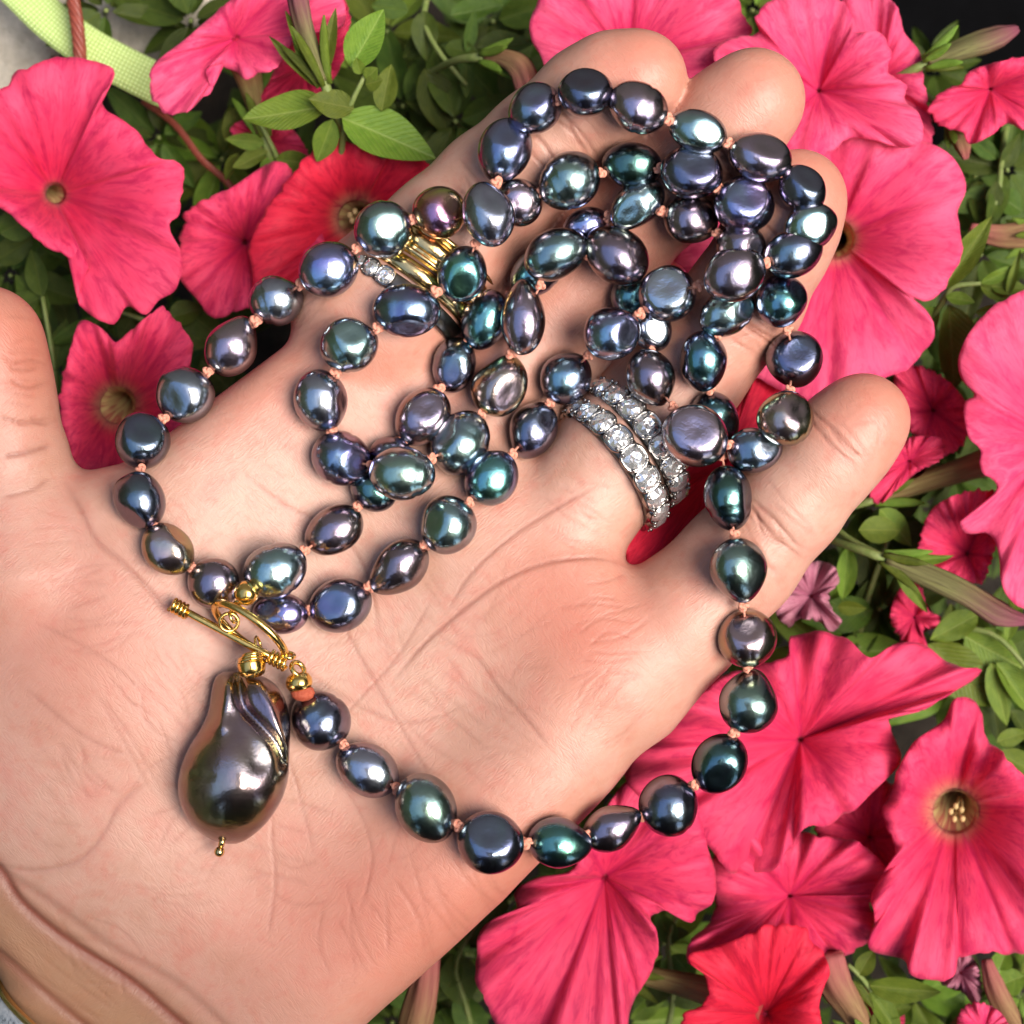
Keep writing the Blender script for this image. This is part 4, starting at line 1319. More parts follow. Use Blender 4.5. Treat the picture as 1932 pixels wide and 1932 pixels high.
    # soft unevenness
    for i in range(26):
        cu, cv, sg = r.uniform(0, 1700), r.uniform(100, 1900), r.uniform(30, 80)
        disp += r.normal(0, 1.6) * np.exp(-((u - cu) ** 2 + (v - cv) ** 2) / (2 * sg * sg)) * up
    co += no * disp[:, None]
    me2.vertices.foreach_set("co", (co * S).astype(np.float32).ravel())
    me2.polygons.foreach_set("use_smooth", [True] * len(me2.polygons))
    tone = np.zeros(nv)

    def tg(a, b, sg, amp):
        nonlocal tone
        tone += amp * np.exp(-((u - a) ** 2 + (v - b) ** 2) / (2 * sg * sg))
    for a, b, sg, amp in [(1210, 110, 80, .9), (1450, 150, 75, .8), (1550, 350, 70, .9), (1660, 770, 85, .9), (1010, 1620, 130, .7), (800, 1760, 150, .7), (1130, 1210, 110, .9), (120, 1180, 150, .5), (40, 650, 120, 1.0), (300, 1350, 160, .3), (1010, 1090, 80, .5), (560, 1760, 160, .5), (1390, 1080, 90, .4), (700, 700, 120, .5), (1000, 600, 150, .5), (1200, 430, 130, .5), (1420, 600, 110, .5), (480, 740, 90, .5)]:
        tg(a, b, sg, amp)
    wr = 1 / (1 + np.exp(-((v - 1700) - 0.72 * (u - 60)) / 22.0))
    wr *= (v > 1500)
    fattr(me2, "tone", np.clip(tone, 0, 1))
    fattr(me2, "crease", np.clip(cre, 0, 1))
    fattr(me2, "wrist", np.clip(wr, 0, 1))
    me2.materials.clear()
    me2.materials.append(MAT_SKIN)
    me2.update()
    o = bpy.data.objects.new("hand", me2)
    COL.objects.link(o)
    tag(o, "open left hand, palm up, holding the pearl necklace over the flowers", "hand")
    return o


HAND = build_hand()
hm = HAND.data
hm.calc_loop_triangles()
_co = np.empty(len(hm.vertices) * 3, np.float32)
hm.vertices.foreach_get("co", _co)
_tri = np.empty(len(hm.loop_triangles) * 3, np.int32)
hm.loop_triangles.foreach_get("vertices", _tri)
BVH = BVHTree.FromPolygons((_co.reshape(-1, 3) / S).tolist(), _tri.reshape(-1, 3).tolist())


def hit(u, v):
    """height of the skin (px) under the image point, or None"""
    d = Vector(W(u, v, 0)) - Vector((0, 0, D))
    loc, *_ = BVH.ray_cast(Vector((0, 0, D)), d.normalized())
    return None if loc is None else loc.z


# ------------------------------------------------------------------ rings


def finger_ring_frame(cu, cv, zc, axis_uv, lean):
    c = W(cu, cv, zc)
    a = np.array([axis_uv[0], -axis_uv[1], lean])
    a /= np.linalg.norm(a)
    x = np.cross(a, (0, 0, 1)); x /= np.linalg.norm(x)
    y = np.cross(x, a)
    return c, a, x, y


def band(c, a, x, y, R, prof, seg=96, R2=None):
    """prof: (axial, radial offset) closed loop"""
    R2 = R2 or R
    vs_, fs = [], []
    m = len(prof)
    for i in range(seg):
        t = 2 * math.pi * i / seg
        for ax_, rr in prof:
            vs_.append(c + a * ax_ + x * (R + rr) * math.cos(t) + y * (R2 + rr) * math.sin(t))
    for i in range(seg):
        for j in range(m):
            fs.append((i * m + j, ((i + 1) % seg) * m + j, ((i + 1) % seg) * m + (j + 1) % m, i * m + (j + 1) % m))
    return np.array(vs_), fs


def brilliant():
    """round brilliant, girdle radius 1, table up +z"""
    vs_, fs = [], []
    n = 8
    for i in range(n):
        a = 2 * math.pi * (i + .5) / n
        vs_.append((0.50 * math.cos(a), 0.50 * math.sin(a), 0.44))
    for i in range(n):
        a = 2 * math.pi * i / n
        vs_.append((0.76 * math.cos(a), 0.76 * math.sin(a), 0.30))
    for i in range(2 * n):
        a = 2 * math.pi * i / (2 * n)
        vs_.append((math.cos(a), math.sin(a), 0.02))
    for i in range(n):
        a = 2 * math.pi * (i + .5) / n
        vs_.append((0.28 * math.cos(a), 0.28 * math.sin(a), 0.36 + 0.05 * (i % 2)))
    vs_.append((0, 0, -0.85))
    vs_.append((0, 0, 0.34))
    T, K, G_, I = 0, n, 2 * n, 4 * n
    cul, cen = 5 * n, 5 * n + 1
    for i in range(n):
        i1 = (i + 1) % n
        # inner star standing in for the pavilion seen through the table
        fs += [(T + i, I + i, T + i1), (I + i, I + i1, T + i1), (I + i, cen, I + i1)]
        fs += [(T + i, T + i1, K + i1), (T + i, K + i1, G_ + (2 * i + 1)), (T + i, G_ + (2 * i + 1), K + i)]
        fs += [(K + i, G_ + 2 * i + 1, G_ + 2 * i), (K + i1, G_ + (2 * i + 2) % (2 * n), G_ + 2 * i + 1)]
    for i in range(2 * n):
        fs.append((cul, G_ + (i + 1) % (2 * n), G_ + i))
    return np.array(vs_), fs


def eternity(label, cu, cv, zc, axis, lean, R, stone, count, R2=None, phase=0.0, half=False):
    c, a, x, y = finger_ring_frame(cu, cv, zc, axis, lean)
    e = thing("diamond_ring", label, "ring", c, "diamond rings")
    hw = stone * 1.05
    prof = [(-hw, -2), (-hw, 6), (-hw * .8, 12), (0, 9), (hw * .8, 12), (hw, 6), (hw, -2)]
    v, f = band(c, a, x, y, R, prof, 90, R2)
    part("band", v, f, MAT_DARKPLAT, e)
    R2 = R2 or R
    bv, bf = brilliant()
    me_s = mesh("stone_cut", bv * stone * .98 * S, bf, smooth=False)
    me_s.materials.append(MAT_DIAMOND)
    # one claw setting: square collar with four prongs
    st = stone
    pv, pf = [], []
    for t, rr, zz in ((0, 1.02, -.75), (0, 1.14, .10), (0, 1.02, .16), (0, .88, .05), (0, .8, -.75)):
        for k in range(16):
            an = 2 * math.pi * k / 16
            sq = 1 + 0.10 * abs(math.sin(2 * an)) ** 2
            pv.append((rr * sq * math.cos(an) * st, rr * sq * math.sin(an) * st, zz * st))
    for i in range(4):
        for k in range(16):
            pf.append((i * 16 + k, i * 16 + (k + 1) % 16, (i + 1) * 16 + (k + 1) % 16, (i + 1) * 16 + k))
    shapes = [(np.array(pv), pf)]
    for k in range(4):
        an = math.pi / 4 + k * math.pi / 2
        shapes.append(ball((1.02 * st * math.cos(an), 1.02 * st * math.sin(an), .24 * st), .17 * st, 8, 6))
    sv, sf = merge(*shapes)
    me_c = mesh("claw_setting", sv * S, sf)
    me_c.materials.append(MAT_PLAT)

    for i in range(count):
        t = 2 * math.pi * i / count + phase
        if half and math.cos(t) > -0.12:
            continue
        rd = x * math.cos(t) + y * math.sin(t)
        rr = np.linalg.norm([R * math.cos(t), R2 * math.sin(t)])
        pos = c + x * (R + 15) * math.cos(t) + y * (R2 + 15) * math.sin(t)
        tg_ = np.cross(rd, a)
        rot = Matrix((Vector(a), Vector(np.cross(rd, a)), Vector(rd))).transposed().to_4x4()
        for nm, me in (("setting", me_c), ("stone", me_s)):
            o = bpy.data.objects.new(nm, me)
            COL.objects.link(o)
            o.parent = e
            lift = rd * (0.04 * st if nm == "stone" else 0)
            o.matrix_local = Matrix.Translation(Vector((pos + lift) * S) - e.location) @ rot @ Matrix.Rotation(i * 0.4 if nm == "stone" else 0, 4, 'Z')
    return e


def ring_z(cu, cv, R, axis, extra=4):
    hz = hit(cu, cv)
    return hz + extra - R


RX = (0.80, -0.60)
Rr = 124
zr = ring_z(1172, 850, Rr, RX, 5)
eternity("diamond eternity ring on the ring finger, the one nearer the palm", 1158, 878, zr, RX, -0.22, Rr, 24, 18, None, 0.10)
eternity("diamond eternity ring on the ring finger, the one nearer the fingertip", 1196, 836, zr - 3, RX, -0.22, Rr - 2, 24, 18, None, 0.27)

AX = (0.57, -0.82)
Rg = 122
zg = ring_z(790, 520, Rg, AX, 4)
eternity("diamond ring at the base of the index finger beside the gold bands", 757, 568, zg, AX, -0.10, Rg, 17, 24, half=True)


def gold_ring(name, label, cu, cv, prof):
    c, a, x, y = finger_ring_frame(cu, cv, zg, AX, -0.10)
    e = thing(name, label, "ring", c)
    v, f = band(c, a, x, y, Rg, prof)
    part("band", v, f, MAT_PALEGOLD, e)
    return e, c, a, x, y


gold_ring("gold_ring", "plain rounded gold band between the ribbed gold ring and diamonds", 779, 537,
          [(-17, 2), (-17, 8), (-12, 15), (0, 18), (12, 15), (17, 8), (17, 2)])
e, c_, a_, x_, y_ = gold_ring("ribbed_gold_ring", "wide ribbed yellow gold ring on the index finger under the pearls", 808, 494,
                             [(-34, 2), (-34, 9), (-28, 13), (28, 13), (34, 9), (34, 2)])
for off, wd in ((-27, 6), (0, 17), (27, 6)):
    pr = [(off + wd * math.cos(t), 12 + 9 * max(0, math.sin(t))) for t in np.linspace(math.pi, 0, 7)] + [(off + wd, 4), (off - wd, 4)]
    v, f = band(c_, a_, x_, y_, Rg, pr)
    part("rib", v, f, MAT_PALEGOLD, e)

# ------------------------------------------------------------------ the necklace
A = [  # u, v, long, short, angle, tone, shape, layer
    (605, 1360, 58, 50, 50, 'N', 'o', 0), (693, 1450, 62, 44, 30, 'S', 'o', 0), (805, 1525, 66, 52, 62, 'G', 'o', 0), (925, 1590, 62, 54, 5, 'N', 'fu', 0),
    (1056, 1590, 60, 46, 5, 'T', 'd', 0), (1155, 1562, 58, 42, -28, 'M', 'd', 'a'), (1262, 1519, 55, 53, 0, 'N', 'o', 'a'), (1357, 1441, 58, 46, -55, 'D', 'o', 'a'),
    (1412, 1323, 60, 55, -75, 'G', 'd', 'a'), (1409, 1204, 53, 51, 0, 'Z', 'o', 'a'), (1395, 1075, 60, 53, 80, 'G', 'd', 0), (1375, 940, 60, 43, 80, 'D', 'o', 0),
    (1352, 790, 52, 40, 60, 'D', 'o', 0), (1327, 680, 52, 47, 80, 'T', 'b', 0), (1370, 590, 56, 40, -30, 'G', 'o', 0), (1397, 465, 46, 40, 0, 'M', 'o', 0),
    (1304, 415, 50, 46, 20, 'M', 'o', 0), (1202, 387, 56, 38, -40, 'G', 'o', 0), (1105, 428, 45, 33, -20, 'B', 'o', 0), (1010, 515, 52, 38, -40, 'T', 'o', 0),
    (915, 602, 56, 41, -70, 'T', 'o', 0), (857, 687, 53, 38, 100, 'N', 'o', 0), (797, 787, 58, 45, -50, 'M', 'o', 0), (738, 862, 40, 38, 0, 'N', 'o', 0),
    (705, 925, 44, 36, 30, 'D', 'o', 0), (630, 1003, 60, 42, -35, 'M', 'o', 0), (518, 1075, 60, 50, -25, 'G', 'o', 1),
]
B = [
    (530, 1157, 50, 36, 5, 'B', 'o', 0), (643, 1141, 60, 46, -20, 'N', 'o', 0), (753, 1070, 62, 46, 140, 'M', 'd', 0), (845, 990, 53, 51, 0, 'G', 'o', 0),
    (927, 903, 55, 45, -55, 'T', 'o', 0), (1005, 810, 55, 42, -65, 'N', 'o', 0), (1067, 712, 52, 45, -50, 'B', 'o', 0), (1155, 627, 54, 48, -40, 'B', 'o', 1),
    (1259, 556, 53, 51, 0, 'S', 'ft', 1), (1386, 518, 62, 48, -15, 'M', 'b', 1), (1497, 475, 56, 44, -30, 'N', 'o', 1), (1530, 427, 52, 41, -10, 'G', 'o', 0),
    (1513, 357, 48, 38, 50, 'N', 'fr', 0), (1435, 297, 58, 42, 15, 'M', 'fr', 0), (1316, 247, 56, 37, 20, 'G', 'o', 0), (1203, 203, 57, 44, 22, 'M', 'o', 0),
    (1104, 175, 50, 43, 5, 'N', 'fu', 0), (1008, 204, 51, 44, -35, 'N', 'o', 0), (952, 284, 60, 46, -70, 'B', 'o', 0), (923, 402, 62, 46, 80, 'S', 'fr', 1),
    (873, 517, 53, 44, -65, 'T', 'o', 1), (768, 587, 62, 46, 0, 'B', 'o', 1), (660, 650, 54, 48, -30, 'G', 'o', 0), (607, 757, 60, 48, 80, 'S', 'o', 0),
    (645, 865, 57, 47, 25, 'B', 'o', 0), (760, 893, 60, 48, 8, 'G', 'o', 1), (870, 835, 62, 50, -60, 'G', 'o', 0), (943, 730, 60, 45, -60, 'Z', 'b', 0),
    (987, 600, 70, 41, -90, 'M', 'd', 1), (1050, 481, 62, 45, -25, 'G', 'o', 1), (1163, 480, 64, 47, 40, 'M', 'o', 1), (1195, 562, 42, 38, 30, 'T', 'o', 0),
    (1227, 622, 44, 37, 60, 'S', 'o', 0), (1230, 716, 57, 45, 65, 'M', 'd', 0), (1312, 822, 62, 53, 35, 'M', 'ft', 1), (1424, 850, 51, 38, -10, 'N', 'o', 0),
    (1481, 790, 52, 50, 0, 'Z', 'o', 0), (1498, 678, 53, 50, 80, 'N', 'ft', 0), (1475, 568, 51, 45, 60, 'T', 'b', 0), (1405, 387, 57, 50, 15, 'B', 'ft', 0),
    (1303, 326, 57, 48, 10, 'N', 'ft', 0), (1190, 313, 55, 40, 3, 'D', 'o', 0), (1075, 341, 58, 48, -35, 'G', 'o', 0), (977, 383, 46, 42, 0, 'M', 'o', 0),
    (830, 400, 50, 46, 0, 'X', 'o', 1), (724, 432, 55, 49, -25, 'G', 'o', 1), (620, 507, 56, 48, -25, 'B', 'o', 0), (522, 565, 50, 44, -15, 'S', 'o', 0),
    (437, 653, 59, 48, -62, 'M', 'd', 0), (352, 746, 55, 48, -15, 'S', 'b', 0), (269, 830, 52, 47, 70, 'N', 'fr', 0), (262, 941, 56, 43, 70, 'N', 'b', 0),
    (318, 1037, 53, 42, 45, 'Z', 'b', 0), (403, 1100, 48, 44, 30, 'M', 'o', 0),
]


def rest_height(p):
    u, v, a, b = p[:4]
    zs = 0.94 * b
    best = None
    for rho in (0.0, 0.4, 0.7, 0.9):
        for k in range(10):
            t = 2 * math.pi * k / 10
            hz = hit(u + rho * (a + b) / 2 * math.cos(t), v + rho * (a + b) / 2 * math.sin(t))
            if hz is None:
                continue
            if hz < -190:
                continue
            q = hz + zs * math.sqrt(1 - rho * rho)
            best = q if best is None else max(best, q)
    return best


placed = []


def settle(chain, first, allp):
    return [rest_height(p) for p in chain]


ZA, ZB = settle(A, 0, None), settle(B, 0, None)
for idx, z in ((5, 0.0), (6, -20.0), (7, -25.0), (8, -15.0), (9, 5.0)):
    ZA[idx] = z
for chain, zs in ((A, ZA), (B, ZB)):
    known = [i for i, z in enumerate(zs) if z is not None]
    for i, z in enumerate(zs):
        if z is None:
            zs[i] = float(np.interp(i, known, [zs[j] for j in known]))
allp = [("A", i) for i in range(len(A))] + [("B", i) for i in range(len(B))]
get = {"A": (A, ZA), "B": (B, ZB)}
for lay in (1,):
    for c, i in allp:
        p, zs = get[c][0][i], get[c][1]
        if p[7] != 1:
            continue
        for c2, j in allp:
            if (c2, j) == (c, i) or (c2 == c and abs(i - j) == 1):
                continue
            p2, z2 = get[c2][0][j], get[c2][1][j]
            if p2[7] == 1:
                continue
            d = math.hypot(p[0] - p2[0], p[1] - p2[1])
            s = (p[2] + p[3]) / 2 + (p2[2] + p2[3]) / 2
            if d < s * 0.98:
                vz = 0.94 * (p[3] + p2[3]) * math.sqrt(max(0, 1 - (d / s) ** 2))
                zs[i] = max(zs[i], z2 + 0.96 * vz)
# clear the finger rings
for i, add in ((44, 8), (45, 18), (20, 16), (21, 16)):
    ZB[i] += add

NECK = thing("pearl_necklace", "long knotted strand of dark grey baroque pearls with gold toggle clasp and drop pendant", "necklace", W(430, 1150, 0))


def pearl_shape(a, b, shape, seed, ang=0.0):
    r = np.random.default_rng(seed)
    seg, ring = 44, 28
    vs_, fs = ball((0, 0, 0), 1.0, seg, ring)
    # poles on the x axis (the drill hole ends)
    vs_ = vs_[:, [2, 0, 1]]
    n = vs_.copy()
    x = n[:, 0]
    if shape == 'd':
        tp = np.clip((x + 0.15) / 1.15, 0, 1)
        vs_[:, 1:] *= (1 - 0.32 * tp ** 1.6)[:, None]
        vs_[:, 0] += 0.02
    else:
        vs_[:, 1:] *= (1 + 0.05 * (1 - x * x) + r.uniform(-.07, .07) * x)[:, None]
    # low lumps
    for k in range(9 if shape == 'b' else 6):
        d = r.normal(0, 1, 3); d /= np.linalg.norm(d)
        amp = r.uniform(-.18, .10) if shape == 'b' else r.uniform(-.11, .06)
        vs_ += n * (amp * np.exp((n @ d - 1) * r.uniform(3, 9)))[:, None]
    if shape == 'o' and r.random() < 0.45:
        # a shallow growth ring round the bead
        x0 = r.uniform(-.5, .6)
        vs_[:, 1:] *= (1 - 0.045 * np.exp(-((x - x0) / 0.07) ** 2))[:, None]
    facets = []
    ca, sa = math.cos(ang), math.sin(ang)
    spin = lambda x_, y_, z_: np.array([ca * x_ - sa * y_, sa * x_ + ca * y_, z_])
    if shape == 'ft':
        facets.append((spin(r.normal(0, .08), 0.30 + r.normal(0, .05), 1.0), 0.72))
    if shape == 'fu':
        facets.append((spin(0, 0.50, 0.8), 0.74))
    if shape == 'fr':
        facets.append((spin(0.22, 0.48, 0.85), 0.76))
    if shape == 'o' and r.random() < 0.4:
        facets.append((spin(r.normal(0, .5), r.normal(0, .5), 0.8), 0.86))
    if shape == 'b':
        facets.append((r.normal(0, 1, 3) + np.array([0, 0, .8]), 0.84))
    for d, cth in facets:
        d = d / np.linalg.norm(d)
        q = vs_ @ d
        w_ = 0.05
        over = w_ * np.log1p(np.exp(np.clip((q - cth) / w_, -30, 30)))
        rad_ = np.linalg.norm(vs_ - np.outer(q, d), axis=1)
        vs_ -= d * (over * 0.86)[:, None]
        vs_ -= d * (0.035 * np.exp(-(rad_ / 0.28) ** 2) * (q > 0.5))[:, None]
    return vs_ * np.array([a, b, 0.94 * b]), fs


def add_pearl(p, z, seed):
    u, v, a, b, ang, tone, shape, lay = p
    k = 1 - z / D
    vs_, fs = pearl_shape(a * k * 1.04, b * k * 1.05, shape, seed, math.radians(ang))
    me = mesh("pearl", vs_ * S, fs)
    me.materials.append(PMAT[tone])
    o = bpy.data.objects.new("pearl", me)
    COL.objects.link(o)
    o.parent = NECK
    o.location = P(u, v, z) - NECK.location
    rx = 0.0 if shape in ('ft', 'fu', 'fr') else random.uniform(-.5, .5)
    o.rotation_euler = (rx, 0, -math.radians(ang))
    return o


for i, p in enumerate(A):
    add_pearl(p, ZA[i], 100 + i)
for i, p in enumerate(B):
    add_pearl(p, ZB[i], 300 + i)


def knot_mesh(seed):
    r = np.random.default_rng(seed)
    t = np.linspace(0, 2 * math.pi, 30, endpoint=False)
    # a small overhand knot
    path = np.stack([(np.sin(t) + 2 * np.sin(2 * t)) * 2.6, (np.cos(t) - 2 * np.cos(2 * t)) * 2.6, -np.sin(3 * t) * 3.2], 1)
    v1, f1, _ = sweep(path, 3.6, 6, True)
    v2, f2 = ball((0, 0, 0), 6.0, 8, 6)
    v3, f3, _ = sweep([(-22, 0, 0), (0, 0, 0), (22, 0, 0)], 2.4, 6)
    v, f = merge((v1, f1), (v2, f2), (v3, f3))
    me = mesh("knot", v * S, f)
    me.materials.append(MAT_THREAD)
    return me


KNOTS = [knot_mesh(s) for s in range(2)]


def extent(p, d):
    a = math.radians(p[4])
    c = abs(d[0] * math.cos(a) + d[1] * math.sin(a))
    s = math.sqrt(max(0, 1 - c * c))
    return 1 / math.sqrt((c / p[2]) ** 2 + (s / p[3]) ** 2)


def knots(chain, zs, closed):
    n = len(chain)
    for i in range(n if closed else n - 1):
        p, q = chain[i], chain[(i + 1) % n]
        if closed and i == n - 1:
            continue
        d = np.array([q[0] - p[0], q[1] - p[1]], float)
        L = np.linalg.norm(d)
        d /= L
        e1, e2 = extent(p, d), extent(q, d)
        t = e1 + (L - e1 - e2) / 2
        u, v = p[0] + d[0] * t, p[1] + d[1] * t
        z = zs[i] + (zs[(i + 1) % n] - zs[i]) * t / L
        z += 4
        o = bpy.data.objects.new("knot", KNOTS[i % 2])
        COL.objects.link(o)
        o.parent = NECK
        o.location = P(u, v, z) - NECK.location
        w = W(q[0], q[1], zs[(i + 1) % n]) - W(p[0], p[1], zs[i])
        o.rotation_euler = Vector(w).to_track_quat('X', 'Z').to_euler()
        s = random.uniform(1.0, 1.25)
        o.scale = (s, s, s)


knots(A, ZA, False)
knots(B, ZB, True)

# --- toggle clasp and pendant
zc = max(hit(430, 1190), hit(520, 1240), hit(340, 1140)) + 24


def npart(name, v, f, mat, label=None, parent=None, origin=None):
    o = part(name, v, f, mat, parent or NECK, origin=origin)
    if label:
        o["label"] = label
    return o


def seg_path(a, b, n=2):
    return np.array([W(*(np.array(a) + (np.array(b) - np.array(a)) * t)) for t in np.linspace(0, 1, n)])


b0, b1 = (330, 1143, zc + 14), (534, 1251, zc + 20)
v, f, _ = sweep(seg_path(b0, b1, 6), 7.2, 12)
bar = npart("toggle_bar", v, f, MAT_GOLD)
for (s, e2) in ((0.0, 0.115), (0.90, 1.03)):
    q0 = np.array(b0) + (np.array(b1) - np.array(b0)) * (s - 0.03)
    q1 = np.array(b0) + (np.array(b1) - np.array(b0)) * e2
    w0, w1 = W(*q0), W(*q1)
    ax_ = (w1 - w0) / np.linalg.norm(w1 - w0)
    s1 = np.cross(ax_, (0, 0, 1)); s1 /= np.linalg.norm(s1)
    s2 = np.cross(ax_, s1)
    pts = [w0 + (w1 - w0) * t + 11.5 * (math.cos(2 * math.pi * 4.2 * t) * s1 + math.sin(2 * math.pi * 4.2 * t) * s2) for t in np.linspace(0, 1, 70)]
    v, f, _ = sweep(pts, 3.9, 8)
    npart("coil", v, f, MAT_GOLD, parent=bar)
# the toggle ring stands on edge, tilted
cen = W(473, 1190, zc + 8)
mj = np.array([math.cos(math.radians(36)), -math.sin(math.radians(36)), 0])
mn = np.array([math.sin(math.radians(36)), math.cos(math.radians(36)), 0])
til = math.radians(60)
mn3 = mn * math.cos(til) + np.array([0, 0, 1.0]) * math.sin(til)
path = [cen + 80 * math.cos(t) * mj + 62 * math.sin(t) * mn3 + np.array([0, 0, 10]) for t in np.linspace(0, 2 * math.pi, 64, endpoint=False)]
v, f, _ = sweep(path, 7.5, 12, True)
npart("toggle_ring", v, f, MAT_GOLD)


def loop(cu, cv, z, r, wire, normal, name="jump_ring"):
    nrm = np.array(normal, float); nrm /= np.linalg.norm(nrm)
    a = np.cross(nrm, (0.3, 0.5, 0.8)); a /= np.linalg.norm(a)
    b = np.cross(nrm, a)
    c = W(cu, cv, z)
    pth = [c + r * (math.cos(t) * a + math.sin(t) * b) for t in np.linspace(0, 2 * math.pi, 30, endpoint=False)]
    v, f, _ = sweep(pth, wire, 8, True)
    return npart(name, v, f, MAT_GOLD)


loop(432, 1174, zc + 26, 17, 3.6, (0.25, -0.2, 0.9))
loop(440, 1163, zc + 32, 11, 3.2, (0.9, 0.3, 0.3))
loop(487, 1216, zc + 2, 15, 2.6, (0.95, 0.25, 0.1))
loop(562, 1262, zc + 10, 14, 5.0, (0.6, 0.5, 0.5))
loop(544, 1236, zc + 22, 11, 4.0, (0.2, 0.9, 0.3))


def bead_cap(cu, cv, z, du, dv, r, h, name="gold_bead"):
    c = W(cu, cv, z)
    d = np.array([du, -dv, 0.0]); d /= np.linalg.norm(d)
    pts = [c + d * (t * h) for t in (-.55, -.45, -.2, .1, .4, .55)]
    v, f, _ = sweep(pts, np.array([.55, .85, 1, 1, .82, .5]) * r, 18)
    return npart(name, v, f, MAT_GOLD)


bead_cap(464, 1120, zc + 36, -0.75, 0.6, 23, 34)
v, f, _ = sweep(seg_path((455, 1130, zc + 34), (438, 1152, zc + 28), 4), [9, 8, 8, 7], 10)
npart("bead_stem", v, f, MAT_GOLD)
bead_cap(564, 1286, zc + 4, -0.2, -1, 25, 30)
v, f = ball(W(571, 1307, zc), 21, 12, 8, (1.1, .8, .7))
npart("end_knot", v, f, MAT_RUST, "rust red end knot of the silk thread below the gold bead")

# pendant: a drop of nacre lofted between its traced left and right flanks
prof = [  # v, left u, right u
    (1266, 424, 462), (1274, 410, 492), (1286, 403, 514), (1304, 399, 530), (1325, 396, 540), (1350, 390, 546), (1378, 376, 548), (1405, 359, 547), (1432, 346, 546), (1460, 338, 545),
    (1485, 335, 540), (1510, 338, 531), (1534, 347, 517), (1556, 361, 500), (1574, 381, 480), (1586, 403, 462), (1592, 425, 446)]
pf_ = catmull(np.array(prof, float), 64)
seg = 72
zpb = max(hit(430, 1480), hit(400, 1500), hit(480, 1480)) + 66
vs_, fs = [], []
uvp = []
for i, (pvv, l, r_) in enumerate(pf_):
    t = i / 63
    hw = (r_ - l) / 2
    hz = hw * (0.80 + 0.14 * t)
    zc_ = zpb - 20 * (1 - t) + (hz - 90) * 0.5
    for j in range(seg):
        a = 2 * math.pi * j / seg
        uu, zz = (l + r_) / 2 + hw * math.cos(a), zc_ + hz * math.sin(a)
        vs_.append([uu, pvv, zz])
vs_ = np.array(vs_)
uu, vv = vs_[:, 0], vs_[:, 1]
topm = np.clip((vs_[:, 2] - (zpb - 30)) / 30, 0, 1)


def pl_dist(poly):
    poly = np.array(poly, float)
    best = np.full(len(uu), 1e9)
    for a, b in zip(poly[:-1], poly[1:]):
        e = b - a
        t = np.clip(((uu - a[0]) * e[0] + (vv - a[1]) * e[1]) / (e @ e), 0, 1)
        best = np.minimum(best, np.hypot(uu - a[0] - t * e[0], vv - a[1] - t * e[1]))
    return best


g1 = pl_dist(catmull([(448, 1262), (452, 1300), (462, 1335), (490, 1368), (520, 1400), (536, 1440)], 20))
vs_[:, 2] -= 22 * np.exp(-(g1 / 9) ** 2) * topm
g2 = pl_dist(catmull([(488, 1290), (510, 1330), (530, 1380), (542, 1430)], 16))
vs_[:, 2] += 14 * np.exp(-(g2 / 14) ** 2) * topm
g3 = pl_dist([(428, 1290), (425, 1330), (418, 1370)])
vs_[:, 2] += 12 * np.exp(-(g3 / 13) ** 2) * topm
g4 = pl_dist([(455, 1350), (470, 1400), (490, 1440)])
vs_[:, 2] -= 9 * np.exp(-(g4 / 24) ** 2) * topm
g5 = pl_dist([(365, 1462), (395, 1466)])
vs_[:, 2] -= 2.5 * np.exp(-(g5 / 7) ** 2) * topm * (1 + np.sin(uu * .9) * np.cos(vv * .7))
wv = np.array([W(*q) for q in vs_])
for i in range(63):
    for j in range(seg):
        fs.append((i * seg + j, (i + 1) * seg + j, (i + 1) * seg + (j + 1) % seg, i * seg + (j + 1) % seg))
fs.append(tuple(range(seg)))
fs.append(tuple(range(63 * seg, 64 * seg))[::-1])
pend = npart("pendant_pearl", wv, fs, MAT_PENDANT, "large bronze grey baroque drop pearl with a folded top", origin=W(440, 1430, zpb))
v, f, _ = sweep([W(476, 1268, zpb - 6), W(475, 1258, zpb - 2), W(473, 1248, zpb), W(472, 1240, zpb), W(472, 1236, zpb)], [24, 26, 25, 22, 12], 20)
o = npart("bead_cap", v, f, MAT_GOLD, parent=pend)
for k, (vv_, rr) in enumerate(((1247, 20), (1241, 18), (1236, 15))):
    c = W(473 + k, vv_, zpb + 8)
    pth = [c + rr * (math.cos(t) * np.array([1, 0.2, 0]) + math.sin(t) * np.array([0, .25, .9])) for t in np.linspace(0, 2 * math.pi, 30, endpoint=False)]
    v, f, _ = sweep(pth, 3.6, 8, True)
    npart("wire_wrap", v, f, MAT_GOLD, parent=pend)
v1, f1, _ = sweep([W(420, 1584, zpb - 18), W(417, 1596, zpb - 22)], 6, 10)
v2, f2 = ball(W(414, 1607, zpb - 24), 10, 12, 9)
v, f = merge((v1, f1), (v2, f2))
npart("head_pin", v, f, MAT_PALEGOLD, parent=pend)

# ------------------------------------------------------------------ silver cuff at the wrist


